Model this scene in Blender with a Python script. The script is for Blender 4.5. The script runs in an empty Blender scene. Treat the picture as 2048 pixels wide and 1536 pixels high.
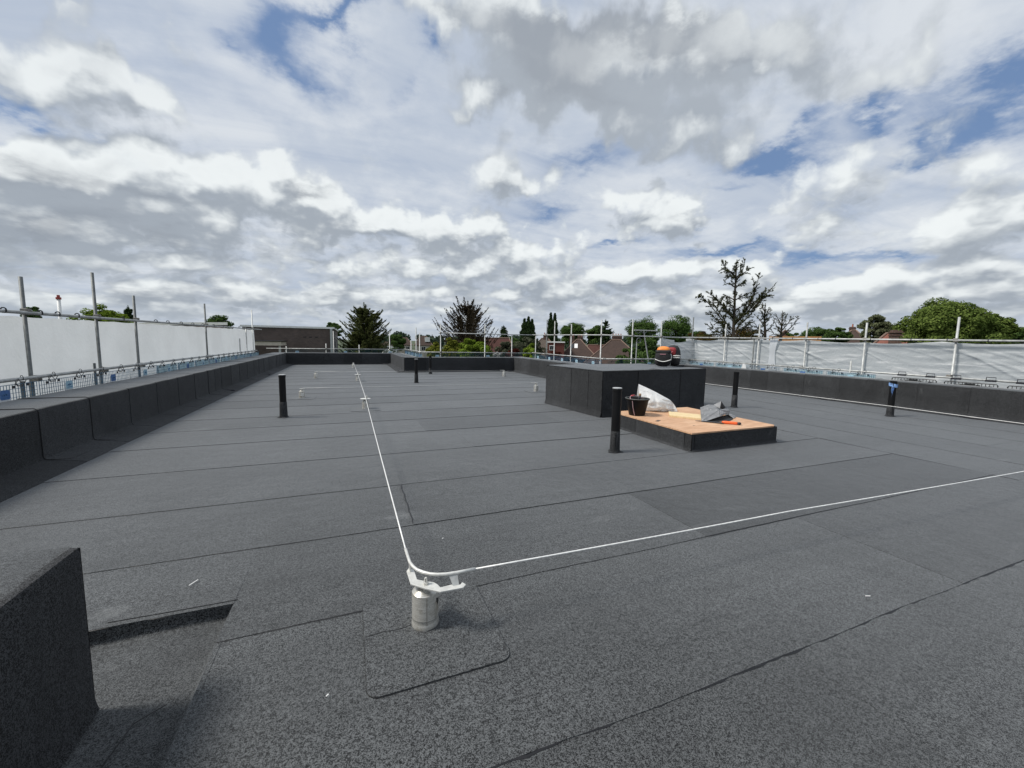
import bpy, bmesh, math, random
import numpy as np
from mathutils import Vector, Matrix, noise as mnoise

random.seed(7)
rng = np.random.default_rng(11)
S = bpy.context.scene
COL = S.collection

# ------------------------------------------------------------------ camera
CAM_H = 1.5
def make_camera():
    yaw, pitch, roll = (math.radians(a) for a in (21.82, 6.013, 0.977))
    F = Vector((math.sin(yaw) * math.cos(pitch), math.cos(yaw) * math.cos(pitch), -math.sin(pitch)))
    Rt = Vector((math.cos(yaw), -math.sin(yaw), 0)); U = Rt.cross(F)
    R2 = Rt * math.cos(roll) + U * math.sin(roll); U2 = U * math.cos(roll) - Rt * math.sin(roll)
    cd = bpy.data.cameras.new('camera'); cam = bpy.data.objects.new('camera', cd); COL.objects.link(cam)
    cam.matrix_world = Matrix(((R2.x, U2.x, -F.x, 0), (R2.y, U2.y, -F.y, 0), (R2.z, U2.z, -F.z, CAM_H), (0, 0, 0, 1)))
    cd.sensor_fit = 'HORIZONTAL'; cd.sensor_width = 36.0; cd.lens = 812.0 / 2048 * 36
    cd.clip_start = 0.05; cd.clip_end = 5000
    S.camera = cam
make_camera()

# ------------------------------------------------------------------ sky, sun, exposure
SUN_EL, SUN_AZ = 50.0, -78.0            # degrees; azimuth clockwise from +Y
SKY_STRENGTH = 0.1
SUN_STRENGTH, SUN_ANGLE = 3.9, 13.0
BLUE_TONE = (1.7, 2.75, 4.9)
VEIL_TONE = (7.3, 7.7, 8.15)
VEIL_SHADE = (5.5, 6.1, 7.0)
CLOUD_LIGHT = (8.9, 9.3, 9.35)
CLOUD_DARK = (3.55, 4.0, 4.55)
CLOUD_CORE = (2.4, 2.7, 3.15)
HORIZON_TONE = (4.2, 4.8, 5.5)
CLOUDS = [
    (-26.3, 22.5, 6.2, 4.2, 4, 1.1), (-21.0, 22.7, 5.4, 4.0, -18, 0.9), (-18.5, 21.1, 5.9, 3.8, -27, 0.45), (-23.9, 26.9, 4.4, 1.4, 22, 0.3),
    (-18.3, 29.2, 2.5, 1.4, 20, 0.25), (27.3, 35.0, 16.1, 6.2, -12, 1.3), (41.6, 31.7, 14.2, 4.5, -19, 1.1), (13.0, 35.1, 12.5, 3.8, -11, 0.8),
    (34.6, 28.0, 12.3, 4.1, -26, 0.8), (49.5, 32.2, 9.9, 3.1, -22, 0.6), (44.4, 24.1, 6.0, 3.5, -9, 1.1), (26.2, 29.9, 9.0, 3.9, -3, 0.7),
    (17.0, 29.1, 4.9, 2.3, 2, 1.0), (18.7, 21.7, 5.0, 4.0, 1, 1.15), (23.8, 20.1, 4.7, 2.5, -1, 0.95), (-26.9, 14.5, 7.6, 3.2, 16, 1.1),
    (-22.5, 14.9, 7.6, 3.1, 4, 0.95), (-14.8, 15.9, 12.9, 2.9, 4, 1.0), (-4.0, 17.3, 8.7, 2.9, 3, 1.0), (-28.4, 10.1, 8.7, 3.7, 12, 0.95),
    (-19.1, 12.1, 12.0, 2.8, 10, 0.75), (-7.4, 13.6, 15.3, 3.2, 6, 0.55), (6.5, 14.3, 12.5, 3.9, -6, 0.95), (16.4, 14.0, 10.2, 3.1, -8, 0.9),
    (1.6, 15.3, 7.5, 2.3, 5, 0.5), (25.3, 12.3, 8.1, 3.1, -1, 0.8), (-21.3, 7.4, 15.8, 1.9, 3, 0.6), (-20.7, 9.9, 11.2, 2.4, 3, 0.55),
    (-4.3, 9.5, 18.8, 2.3, 4, 0.6), (13.1, 9.4, 20.4, 2.6, 1, 0.6), (37.3, 18.0, 4.6, 2.8, -4, 1.0), (43.8, 16.1, 5.1, 2.5, -6, 1.0),
    (39.7, 14.6, 7.1, 2.6, -4, 0.95), (37.4, 9.6, 7.9, 2.4, -2, 0.95), (45.4, 9.0, 5.0, 2.5, -3, 0.95), (51.4, 8.3, 3.5, 2.3, -4, 0.9),
    (25.4, 8.4, 13.3, 2.6, -1, 0.7), (59.2, 6.2, 5.3, 2.1, -4, 0.75), (64.0, 6.8, 5.2, 2.2, -5, 0.9), (69.3, 5.0, 4.6, 2.7, -4, 0.8),
    (26.9, 5.7, 29.7, 2.0, -1, 0.5), (51.7, 4.8, 19.9, 2.1, -2, 0.7), (-19.6, 3.6, 26.1, 2.0, 3, 0.6), (0.2, 5.6, 19.7, 1.9, 2, 0.5),
    (60.0, 16.6, 8.6, 4.0, 12, 0.75), (69.1, 13.3, 5.2, 5.4, 23, 0.8), (67.2, 10.7, 7.3, 2.8, 4, 0.6), (56.9, 13.2, 6.6, 2.6, -3, 0.5),
    (54.6, 28.6, 9.5, 4.5, 2, 0.75), (64.9, 26.6, 6.8, 3.8, 7, 0.65), (71.2, 7.5, 4.0, 2.6, -7, 0.7)]
GAPS = [
    (-5.0, 33.3, 5.6, 5.1, -11, 1.0), (-10.4, 30.3, 3.0, 2.2, 15, 0.45), (1.0, 34.6, 5.3, 1.8, 9, 0.9), (-27.8, 17.8, 2.6, 1.4, 7, 1.0),
    (-21.3, 18.2, 3.8, 1.0, -16, 0.9), (-2.5, 29.9, 6.6, 2.5, -15, 0.4), (8.0, 32.1, 2.1, 3.2, -25, 0.7), (53.4, 21.6, 7.1, 1.9, 2, 1.0),
    (63.4, 21.8, 4.6, 1.8, 6, 0.9), (69.3, 20.7, 4.0, 2.2, -5, 1.1), (67.0, 19.2, 3.5, 1.3, 0, 0.8), (50.5, 20.7, 5.4, 2.0, -10, 0.7),
    (48.0, 11.5, 7.7, 1.0, -5, 1.0), (57.1, 9.8, 5.5, 1.2, -6, 1.0), (36.0, 13.0, 3.8, 0.9, -3, 0.8), (29.7, 22.3, 7.7, 2.1, -3, 0.6),
    (25.9, 17.2, 6.0, 1.5, -1, 0.6), (39.2, 32.4, 2.1, 1.0, -8, 0.9), (47.6, 17.8, 2.2, 1.1, -7, 0.4), (63.8, 9.3, 4.3, 0.8, -7, 0.8)]
SHADED = [
    (27.1, 37.7, 14.7, 2.8, -6, 1.3), (45.2, 34.9, 11.1, 2.5, -14, 0.9), (10.5, 36.0, 10.2, 2.2, 4, 0.5), (49.8, 29.8, 5.9, 2.4, -13, 0.6),
    (58.8, 29.7, 9.6, 3.2, -19, 0.5), (-21.9, 24.3, 3.8, 2.6, -16, 0.3), (27.3, 35.0, 16.1, 4.1, -12, 1.0), (26.1, 31.2, 9.6, 4.8, -17, 0.9),
    (17.0, 28.6, 4.0, 1.9, 2, 0.7), (43.1, 33.4, 10.4, 2.5, -19, 0.65), (34.6, 28.5, 9.9, 2.3, -21, 0.35), (1.0, 33.8, 1.7, 0.8, 10, 0.0),
    (-27.0, 13.1, 5.3, 1.8, 15, 0.55), (-18.9, 14.7, 8.7, 1.6, 6, 0.45), (-2.9, 18.3, 4.1, 1.5, 8, 0.75), (-27.9, 9.0, 6.6, 1.9, 11, 0.6),
    (-18.1, 9.9, 8.9, 1.6, -1, 0.5), (-7.5, 10.0, 8.5, 1.2, 6, 0.5), (3.4, 13.2, 5.7, 1.2, 5, 0.6), (15.1, 13.3, 6.8, 1.2, 2, 0.5),
    (-7.3, 14.2, 4.9, 1.0, 8, 0.35), (19.7, 20.1, 3.4, 1.7, 1, 0.6), (37.1, 15.7, 3.7, 1.1, -4, 0.35), (43.9, 14.6, 4.0, 0.8, -5, 0.3),
    (-22.8, 20.4, 2.1, 1.6, -20, 0.35), (-19.4, 24.8, 1.6, 1.4, -22, 0.3), (36.2, 8.0, 7.5, 0.9, -2, 0.5), (11.1, 10.9, 10.9, 0.9, 2, 0.4),
    (0.2, 5.9, 16.3, 1.0, 2, 0.4), (-21.5, 4.0, 13.3, 1.0, 5, 0.5), (30.3, 5.4, 18.7, 1.2, -1, 0.4), (51.6, 6.0, 13.3, 0.8, -3, 0.45),
    (70.1, 6.3, 3.9, 1.1, -6, 0.4), (60.1, 15.1, 5.7, 2.5, 13, 0.3), (56.9, 28.0, 6.5, 2.7, 2, 0.25)]
def N(nt, kind, **kw):
    n = nt.nodes.new(kind)
    for k, v in kw.items():
        setattr(n, k, v)
    return n

def lk(nt, a, b):
    nt.links.new(a, b)

def mth(nt, op, a, b=None, c=None, clamp=False):
    n = nt.nodes.new('ShaderNodeMath'); n.operation = op; n.use_clamp = clamp
    for i, v in enumerate((a, b, c)):
        if v is None: continue
        if isinstance(v, (int, float)): n.inputs[i].default_value = v
        else: nt.links.new(v, n.inputs[i])
    return n.outputs[0]

def sstep(nt, v, lo, hi, a=0.0, b=1.0):
    n = nt.nodes.new('ShaderNodeMapRange'); n.interpolation_type = 'SMOOTHSTEP'
    nt.links.new(v, n.inputs['Value'])
    n.inputs['From Min'].default_value = lo; n.inputs['From Max'].default_value = hi
    n.inputs['To Min'].default_value = a; n.inputs['To Max'].default_value = b
    return n.outputs['Result']

def mixc(nt, f, a, b):
    n = nt.nodes.new('ShaderNodeMix'); n.data_type = 'RGBA'
    if isinstance(f, (int, float)): n.inputs[0].default_value = f
    else: nt.links.new(f, n.inputs[0])
    for s, v in ((6, a), (7, b)):
        if isinstance(v, tuple): n.inputs[s].default_value = (*v, 1) if len(v) == 3 else v
        else: nt.links.new(v, n.inputs[s])
    return n.outputs[2]

def blob_sum(nt, vec, blobs):
    """sum of soft elliptical cloud masses given as (azimuth, elevation, width, height, tilt, weight) in degrees"""
    acc = None
    for az, el, sx, sy, rot, w in blobs:
        m = nt.nodes.new('ShaderNodeMapping'); m.vector_type = 'TEXTURE'
        m.inputs['Location'].default_value = (az, el, 0)
        m.inputs['Rotation'].default_value = (0, 0, math.radians(rot))
        m.inputs['Scale'].default_value = (sx * 1.5, sy * 1.5, 1)
        nt.links.new(vec, m.inputs['Vector'])
        g = nt.nodes.new('ShaderNodeTexGradient'); g.gradient_type = 'QUADRATIC_SPHERE'
        nt.links.new(m.outputs[0], g.inputs[0])
        acc = mth(nt, 'MULTIPLY', g.outputs['Fac'], w * 1.5) if acc is None else mth(nt, 'MULTIPLY_ADD', g.outputs['Fac'], w * 1.5, acc)
    return acc

def density_group():
    gt = bpy.data.node_groups.new('cloud_density', 'ShaderNodeTree')
    gt.interface.new_socket('Az', in_out='INPUT', socket_type='NodeSocketFloat')
    gt.interface.new_socket('El', in_out='INPUT', socket_type='NodeSocketFloat')
    gt.interface.new_socket('Detail', in_out='INPUT', socket_type='NodeSocketFloat')
    gt.interface.new_socket('Density', in_out='OUTPUT', socket_type='NodeSocketFloat')
    gi = gt.nodes.new('NodeGroupInput'); go = gt.nodes.new('NodeGroupOutput')
    az, el = gi.outputs[0], gi.outputs[1]
    # angular coordinates that shrink towards the horizon but keep puffs round
    el1 = mth(gt, 'MULTIPLY_ADD', mth(gt, 'MAXIMUM', el, 0.0), 1 / 20.0, 1.0)
    U = mth(gt, 'MULTIPLY', az, 0.19)
    W = mth(gt, 'MULTIPLY', mth(gt, 'LOGARITHM', el1, math.e), 0.30 * 20.0 * 1.5)
    cv = gt.nodes.new('ShaderNodeCombineXYZ'); lk(gt, U, cv.inputs[0]); lk(gt, W, cv.inputs[1])
    wn = N(gt, 'ShaderNodeTexNoise', noise_dimensions='2D'); wn.inputs['Scale'].default_value = 0.55; wn.inputs['Detail'].default_value = 5
    wn.inputs['Roughness'].default_value = 0.5
    lk(gt, cv.outputs[0], wn.inputs['Vector'])
    sub = N(gt, 'ShaderNodeVectorMath', operation='SUBTRACT'); lk(gt, wn.outputs['Color'], sub.inputs[0]); sub.inputs[1].default_value = (.5, .5, .5)
    amp = mth(gt, 'MULTIPLY_ADD', el, 0.42, 2.6)
    sc = N(gt, 'ShaderNodeVectorMath', operation='SCALE'); lk(gt, sub.outputs[0], sc.inputs[0]); lk(gt, amp, sc.inputs['Scale'])
    ae = gt.nodes.new('ShaderNodeCombineXYZ'); lk(gt, az, ae.inputs[0]); lk(gt, el, ae.inputs[1])
    ad = N(gt, 'ShaderNodeVectorMath', operation='ADD'); lk(gt, ae.outputs[0], ad.inputs[0]); lk(gt, sc.outputs[0], ad.inputs[1])
    flat = N(gt, 'ShaderNodeVectorMath', operation='MULTIPLY'); lk(gt, ad.outputs[0], flat.inputs[0]); flat.inputs[1].default_value = (1, 1, 0)
    blobs = blob_sum(gt, flat.outputs[0], CLOUDS)
    f1 = N(gt, 'ShaderNodeTexNoise', noise_dimensions='2D'); f1.inputs['Scale'].default_value = 0.9; lk(gt, gi.outputs[2], f1.inputs['Detail'])
    f1.inputs['Roughness'].default_value = 0.56; f1.inputs['Distortion'].default_value = 0.1
    lk(gt, cv.outputs[0], f1.inputs['Vector'])
    # rounded billows
    w2 = N(gt, 'ShaderNodeTexNoise', noise_dimensions='2D'); w2.inputs['Scale'].default_value = 2.2; w2.inputs['Detail'].default_value = 3
    lk(gt, cv.outputs[0], w2.inputs['Vector'])
    s2 = N(gt, 'ShaderNodeVectorMath', operation='MULTIPLY_ADD'); lk(gt, w2.outputs['Color'], s2.inputs[0]); s2.inputs[1].default_value = (.55, .55, 0); lk(gt, cv.outputs[0], s2.inputs[2])
    vo = N(gt, 'ShaderNodeTexVoronoi', voronoi_dimensions='2D', feature='SMOOTH_F1'); vo.inputs['Scale'].default_value = 1.15
    lk(gt, mth(gt, 'MULTIPLY', gi.outputs[2], .45), vo.inputs['Detail']); vo.inputs['Roughness'].default_value = 0.5
    vo.inputs['Smoothness'].default_value = 0.30
    lk(gt, s2.outputs[0], vo.inputs['Vector'])
    d = mth(gt, 'MULTIPLY_ADD', mth(gt, 'SUBTRACT', f1.outputs['Fac'], .5), 1.15, blobs)
    d = mth(gt, 'MULTIPLY_ADD', mth(gt, 'SUBTRACT', .42, vo.outputs['Distance']), sstep(gt, el, 30.0, 12.0, 0.30, 0.90), d)
    d = mth(gt, 'ADD', d, sstep(gt, el, 13.0, 2.5, 0.03, 0.60))
    lk(gt, d, go.inputs[0])
    return gt

def build_world():
    w = bpy.data.worlds.new("World"); bpy.context.scene.world = w; w.use_nodes = True
    nt = w.node_tree; nt.nodes.clear()
    out = nt.nodes.new('ShaderNodeOutputWorld'); bg = nt.nodes.new('ShaderNodeBackground')
    lk(nt, bg.outputs[0], out.inputs[0]); bg.inputs['Strength'].default_value = SKY_STRENGTH
    sky = N(nt, 'ShaderNodeTexSky', sky_type='NISHITA'); sky.sun_disc = False
    sky.sun_elevation = math.radians(SUN_EL); sky.sun_rotation = math.radians(SUN_AZ)
    sky.air_density = 1.0; sky.dust_density = 1.0; sky.ozone_density = 1.5
    tc = nt.nodes.new('ShaderNodeTexCoord')
    sp = nt.nodes.new('ShaderNodeSeparateXYZ'); lk(nt, tc.outputs['Generated'], sp.inputs[0])
    az = mth(nt, 'MULTIPLY', mth(nt, 'ARCTAN2', sp.outputs[0], sp.outputs[1]), 180 / math.pi)
    el = mth(nt, 'MULTIPLY', mth(nt, 'ARCSINE', sp.outputs[2]), 180 / math.pi)
    elc = mth(nt, 'MAXIMUM', el, 0.0)
    dg = density_group()
    def dens(a, e, det=9.0):
        g = nt.nodes.new('ShaderNodeGroup'); g.node_tree = dg; g.inputs[2].default_value = det; lk(nt, a, g.inputs[0]); lk(nt, e, g.inputs[1]); return g.outputs[0]
    D = dens(az, elc)
    up = mth(nt, 'MULTIPLY_ADD', elc, 0.11, 0.8)
    Du = dens(mth(nt, 'SUBTRACT', az, mth(nt, 'MULTIPLY', up, 0.35)), mth(nt, 'ADD', elc, up), 3.0)
    Ds = dens(az, elc, 4.5)
    # planar coordinates for the high veil
    den = mth(nt, 'ADD', mth(nt, 'MAXIMUM', sp.outputs[2], 0.0), 0.16)
    cv = nt.nodes.new('ShaderNodeCombineXYZ'); lk(nt, mth(nt, 'DIVIDE', sp.outputs[0], den), cv.inputs[0]); lk(nt, mth(nt, 'DIVIDE', sp.outputs[1], den), cv.inputs[1])
    mp = nt.nodes.new('ShaderNodeMapping'); mp.inputs['Rotation'].default_value = (0, 0, math.radians(38)); mp.inputs['Scale'].default_value = (0.8, 2.6, 1)
    lk(nt, cv.outputs[0], mp.inputs[0])
    vn = N(nt, 'ShaderNodeTexNoise', noise_dimensions='2D'); vn.inputs['Scale'].default_value = 1.3; vn.inputs['Detail'].default_value = 10
    vn.inputs['Roughness'].default_value = 0.6; vn.inputs['Distortion'].default_value = 0.6
    lk(nt, mp.outputs[0], vn.inputs['Vector'])
    wn = N(nt, 'ShaderNodeTexNoise', noise_dimensions='2D'); wn.inputs['Scale'].default_value = 2.0; wn.inputs['Detail'].default_value = 7; wn.inputs['Roughness'].default_value = .6
    lk(nt, cv.outputs[0], wn.inputs['Vector'])
    sub = N(nt, 'ShaderNodeVectorMath', operation='SUBTRACT'); lk(nt, wn.outputs['Color'], sub.inputs[0]); sub.inputs[1].default_value = (.5, .5, .5)
    sc = N(nt, 'ShaderNodeVectorMath', operation='SCALE'); lk(nt, sub.outputs[0], sc.inputs[0]); lk(nt, mth(nt, 'MULTIPLY_ADD', elc, .55, 2.0), sc.inputs['Scale'])
    ae = nt.nodes.new('ShaderNodeCombineXYZ'); lk(nt, az, ae.inputs[0]); lk(nt, elc, ae.inputs[1])
    ad = N(nt, 'ShaderNodeVectorMath', operation='ADD'); lk(nt, ae.outputs[0], ad.inputs[0]); lk(nt, sc.outputs[0], ad.inputs[1])
    flat = N(nt, 'ShaderNodeVectorMath', operation='MULTIPLY'); lk(nt, ad.outputs[0], flat.inputs[0]); flat.inputs[1].default_value = (1, 1, 0)
    gaps = blob_sum(nt, flat.outputs[0], GAPS)
    veil = mth(nt, 'SUBTRACT', mth(nt, 'MULTIPLY_ADD', mth(nt, 'SUBTRACT', vn.outputs['Fac'], .5), 1.3, 1.05), gaps)
    veil_a = sstep(nt, veil, -0.20, 1.35, 0.0, 0.97)
    # clear sky, pulled towards the photograph's soft blue
    hs = N(nt, 'ShaderNodeHueSaturation'); hs.inputs['Saturation'].default_value = 0.95; hs.inputs['Value'].default_value = 1.0
    lk(nt, sky.outputs[0], hs.inputs['Color'])
    base = mixc(nt, 0.75, hs.outputs[0], BLUE_TONE)
    c = mixc(nt, veil_a, base, mixc(nt, sstep(nt, wn.outputs['Fac'], .35, .68), VEIL_SHADE, VEIL_TONE))
    # cumulus shading from the density gradient towards the light
    shade = mth(nt, 'SUBTRACT', Ds, Du)
    darkb = blob_sum(nt, flat.outputs[0], SHADED)
    shade = mth(nt, 'MULTIPLY_ADD', darkb, -0.50, shade)
    shade = mth(nt, 'SUBTRACT', shade, sstep(nt, elc, 14.0, 28.0, 0.0, 0.26))
    soft = sstep(nt, elc, 12.0, 28.0)
    lit = sstep(nt, shade, -0.55, 0.85)
    core = sstep(nt, mth(nt, 'MULTIPLY_ADD', darkb, 1.1, mth(nt, 'MULTIPLY', D, 0.5)), 0.5, 2.1)
    thin = sstep(nt, elc, 2.0, 16.0)
    col = mixc(nt, lit, CLOUD_DARK, CLOUD_LIGHT)
    col = mixc(nt, mth(nt, 'MULTIPLY', core, 0.7), col, CLOUD_CORE)
    low = sstep(nt, elc, 4.5, 0.5)
    col = mixc(nt, mth(nt, 'MULTIPLY', low, 0.45), col, HORIZON_TONE)
    a = sstep(nt, mth(nt, 'SUBTRACT', D, sstep(nt, elc, 14.0, 30.0, 0.0, 0.10)), -0.04, 0.74)
    col = mixc(nt, mth(nt, 'MULTIPLY', soft, 0.22), col, mixc(nt, 0.5, CLOUD_DARK, VEIL_TONE))
    c = mixc(nt, mth(nt, 'MULTIPLY', a, 0.94), c, col)
    # pale air low over the horizon
    c = mixc(nt, sstep(nt, elc, 3.0, 0.0, 0.0, 0.4), c, HORIZON_TONE)
    # the same broken cloud goes on outside the view
    lk(nt, c, bg.inputs['Color'])
    w.cycles.sampling_method = 'MANUAL'; w.cycles.sample_map_resolution = 512
    return w

build_world()
sd = bpy.data.lights.new('sun', 'SUN'); sun = bpy.data.objects.new('sun', sd); COL.objects.link(sun)
sd.energy = SUN_STRENGTH; sd.angle = math.radians(SUN_ANGLE); sd.color = (1.0, 0.955, 0.89)
_a, _e = math.radians(SUN_AZ), math.radians(SUN_EL)
_d = Vector((math.sin(_a) * math.cos(_e), math.cos(_a) * math.cos(_e), math.sin(_e)))
sun.rotation_euler = _d.to_track_quat('Z', 'Y').to_euler(); sun.location = _d * 40
S.view_settings.view_transform = 'Standard'; S.view_settings.look = 'None'
S.view_settings.exposure = 0.0; S.view_settings.gamma = 1.0; S.view_settings.use_curve_mapping = False

# ------------------------------------------------------------------ helpers
PI = math.pi
def new_obj(name, me=None, parent=None, loc=None):
    o = bpy.data.objects.new(name, me); COL.objects.link(o)
    if parent is not None:
        o.parent = parent
        # meshes are written in world metres: undo the parent's own shift
        if loc is None:
            q = parent
            off = Vector((0, 0, 0))
            while q is not None:
                off += q.location; q = q.parent
            loc = -off
    if loc is not None: o.location = loc
    return o

def tag(o, label=None, cat=None, group=None, kind=None):
    if label: o['label'] = label
    if cat: o['category'] = cat
    if group: o['group'] = group
    if kind: o['kind'] = kind
    return o

def thing(name, label, cat, loc=(0, 0, 0), group=None):
    o = bpy.data.objects.new(name, None); COL.objects.link(o)
    o.location = loc; o.empty_display_size = 0.2
    return tag(o, label, cat, group)

ORD = ['first', 'second', 'third', 'fourth', 'fifth', 'sixth', 'seventh', 'eighth', 'ninth', 'tenth', 'eleventh',
       'twelfth', 'thirteenth', 'fourteenth', 'fifteenth', 'sixteenth']

class MB:
    def __init__(s):
        s.v = []; s.f = []
    def add(s, vs, fs):
        n = len(s.v); s.v += [tuple(p) for p in vs]; s.f += [tuple(i + n for i in f) for f in fs]; return s
    def box(s, x0, x1, y0, y1, z0, z1, rot=0, c=None):
        P = [(x, y, z) for z in (z0, z1) for x, y in ((x0, y0), (x1, y0), (x1, y1), (x0, y1))]
        if rot:
            cx, cy = c if c else ((x0 + x1) / 2, (y0 + y1) / 2); a, b = math.cos(rot), math.sin(rot)
            P = [(cx + (x - cx) * a - (y - cy) * b, cy + (x - cx) * b + (y - cy) * a, z) for x, y, z in P]
        return s.add(P, [(0, 3, 2, 1), (4, 5, 6, 7), (0, 1, 5, 4), (1, 2, 6, 5), (2, 3, 7, 6), (3, 0, 4, 7)])
    def tube(s, pts, r, n=8, cap=True):
        pts = [Vector(p) for p in pts]; k = len(pts); base = len(s.v)
        rs = r if isinstance(r, (list, tuple)) else [r] * k
        ref = None
        for i, p in enumerate(pts):
            t = (pts[min(i + 1, k - 1)] - pts[max(i - 1, 0)]).normalized()
            if ref is None:
                ref = Vector((0, 0, 1)) if abs(t.z) < .9 else Vector((1, 0, 0))
            a = t.cross(ref).normalized(); b = a.cross(t).normalized(); ref = b
            for j in range(n):
                w = 2 * PI * j / n
                s.v.append(tuple(p + (a * math.cos(w) + b * math.sin(w)) * rs[i]))
        for i in range(k - 1):
            for j in range(n):
                q = (j + 1) % n
                s.f.append((base + i * n + j, base + (i + 1) * n + j, base + (i + 1) * n + q, base + i * n + q))
        if cap:
            s.f.append(tuple(base + j for j in range(n))); s.f.append(tuple(base + (k - 1) * n + j for j in reversed(range(n))))
        return s
    def lathe(s, prof, c, n=24, z0=0):
        """prof: list of (r, z) from bottom to top"""
        base = len(s.v)
        for r, z in prof:
            for j in range(n):
                w = 2 * PI * j / n; s.v.append((c[0] + r * math.cos(w), c[1] + r * math.sin(w), z0 + z))
        for i in range(len(prof) - 1):
            for j in range(n):
                q = (j + 1) % n
                s.f.append((base + i * n + j, base + i * n + q, base + (i + 1) * n + q, base + (i + 1) * n + j))
        s.f.append(tuple(base + j for j in reversed(range(n))))
        s.f.append(tuple(base + (len(prof) - 1) * n + j for j in range(n)))
        return s
    def prism(s, poly, z0, z1):
        n = len(poly)
        return s.add([(x, y, z0) for x, y in poly] + [(x, y, z1) for x, y in poly],
                     [tuple(reversed(range(n))), tuple(range(n, 2 * n))] + [(i, (i + 1) % n, n + (i + 1) % n, n + i) for i in range(n)])
    def grid(s, fn, nu, nv):
        base = len(s.v)
        for i in range(nu + 1):
            for j in range(nv + 1): s.v.append(tuple(fn(i / nu, j / nv)))
        for i in range(nu):
            for j in range(nv):
                a = base + i * (nv + 1) + j
                s.f.append((a, a + nv + 1, a + nv + 2, a + 1))
        return s
    def build(s, name, mat, parent=None, smooth=False, angle=None, loc=None, bevel=0):
        me = bpy.data.meshes.new(name); me.from_pydata(s.v, [], s.f); me.update()
        if mat: me.materials.append(mat)
        bm = bmesh.new(); bm.from_mesh(me)
        if bevel: bmesh.ops.bevel(bm, geom=bm.edges[:], offset=bevel, segments=2, affect='EDGES', profile=.5)
        bmesh.ops.recalc_face_normals(bm, faces=bm.faces); bm.to_mesh(me); bm.free()
        if smooth or angle:
            for p in me.polygons: p.use_smooth = True
            if angle:
                me.set_sharp_from_angle(angle=math.radians(angle))
        return new_obj(name, me, parent, loc)

def copy_tree(o, parent=None):
    c = o.copy(); COL.objects.link(c)
    if parent is not None: c.parent = parent
    for ch in list(o.children): copy_tree(ch, c)
    return c

def place(proto, used, loc, rz=0, label=None, group=None):
    """first call moves the prototype itself, later calls copy it with its parts"""
    o = proto if not used[0] else copy_tree(proto)
    used[0] = True
    o.location = loc; o.rotation_euler = (0, 0, rz)
    if label: o['label'] = label
    if group: o['group'] = group
    return o

# ------------------------------------------------------------------ materials
def base_mat(name):
    m = bpy.data.materials.new(name); m.use_nodes = True
    nt = m.node_tree; b = nt.nodes['Principled BSDF']
    return m, nt, b

def shade_by_object(nt, col):
    """batch differences between strips: the object's own colour scales the brightness"""
    oi = nt.nodes.new('ShaderNodeObjectInfo'); mx = nt.nodes.new('ShaderNodeMix'); mx.data_type = 'RGBA'; mx.blend_type = 'MULTIPLY'
    mx.inputs[0].default_value = 1.0; lk(nt, col, mx.inputs[6]); lk(nt, oi.outputs['Color'], mx.inputs[7]); return mx.outputs[2]

def tint(nt, col, amt):
    """per-object brightness variation"""
    oi = nt.nodes.new('ShaderNodeObjectInfo')
    h = N(nt, 'ShaderNodeHueSaturation'); lk(nt, col, h.inputs['Color'])
    lk(nt, mth(nt, 'MULTIPLY_ADD', oi.outputs['Random'], 2 * amt, 1 - amt), h.inputs['Value'])
    return h.outputs[0]

def noise(nt, vec, scale, detail=3, rough=.5, dist=0):
    n = nt.nodes.new('ShaderNodeTexNoise'); n.inputs['Scale'].default_value = scale; n.inputs['Detail'].default_value = detail
    n.inputs['Roughness'].default_value = rough; n.inputs['Distortion'].default_value = dist
    if vec is not None: lk(nt, vec, n.inputs['Vector'])
    return n

def objco(nt, scale=(1, 1, 1), rot=(0, 0, 0)):
    tc = nt.nodes.new('ShaderNodeTexCoord'); mp = nt.nodes.new('ShaderNodeMapping')
    mp.inputs['Scale'].default_value = scale; mp.inputs['Rotation'].default_value = rot
    lk(nt, tc.outputs['Object'], mp.inputs[0]); return mp.outputs[0]

def simple(name, col, rough=.6, metal=0.0, var=.12, vscale=6, tintamt=0.0, spec=.5, bump=0.0, bscale=60):
    m, nt, b = base_mat(name)
    co = objco(nt)
    n = noise(nt, co, vscale, 6, .6)
    d = tuple(max(0, c * (1 - var)) for c in col); l = tuple(min(1, c * (1 + var)) for c in col)
    c = mixc(nt, sstep(nt, n.outputs['Fac'], .3, .7), d, l)
    if tintamt: c = tint(nt, c, tintamt)
    lk(nt, c, b.inputs['Base Color']); b.inputs['Roughness'].default_value = rough; b.inputs['Metallic'].default_value = metal
    b.inputs['Specular IOR Level'].default_value = spec
    if bump:
        bn = noise(nt, co, bscale, 4, .6); bp = nt.nodes.new('ShaderNodeBump'); bp.inputs['Strength'].default_value = bump
        bp.inputs['Distance'].default_value = .01; lk(nt, bn.outputs['Fac'], bp.inputs['Height']); lk(nt, bp.outputs[0], b.inputs['Normal'])
    return m

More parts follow.
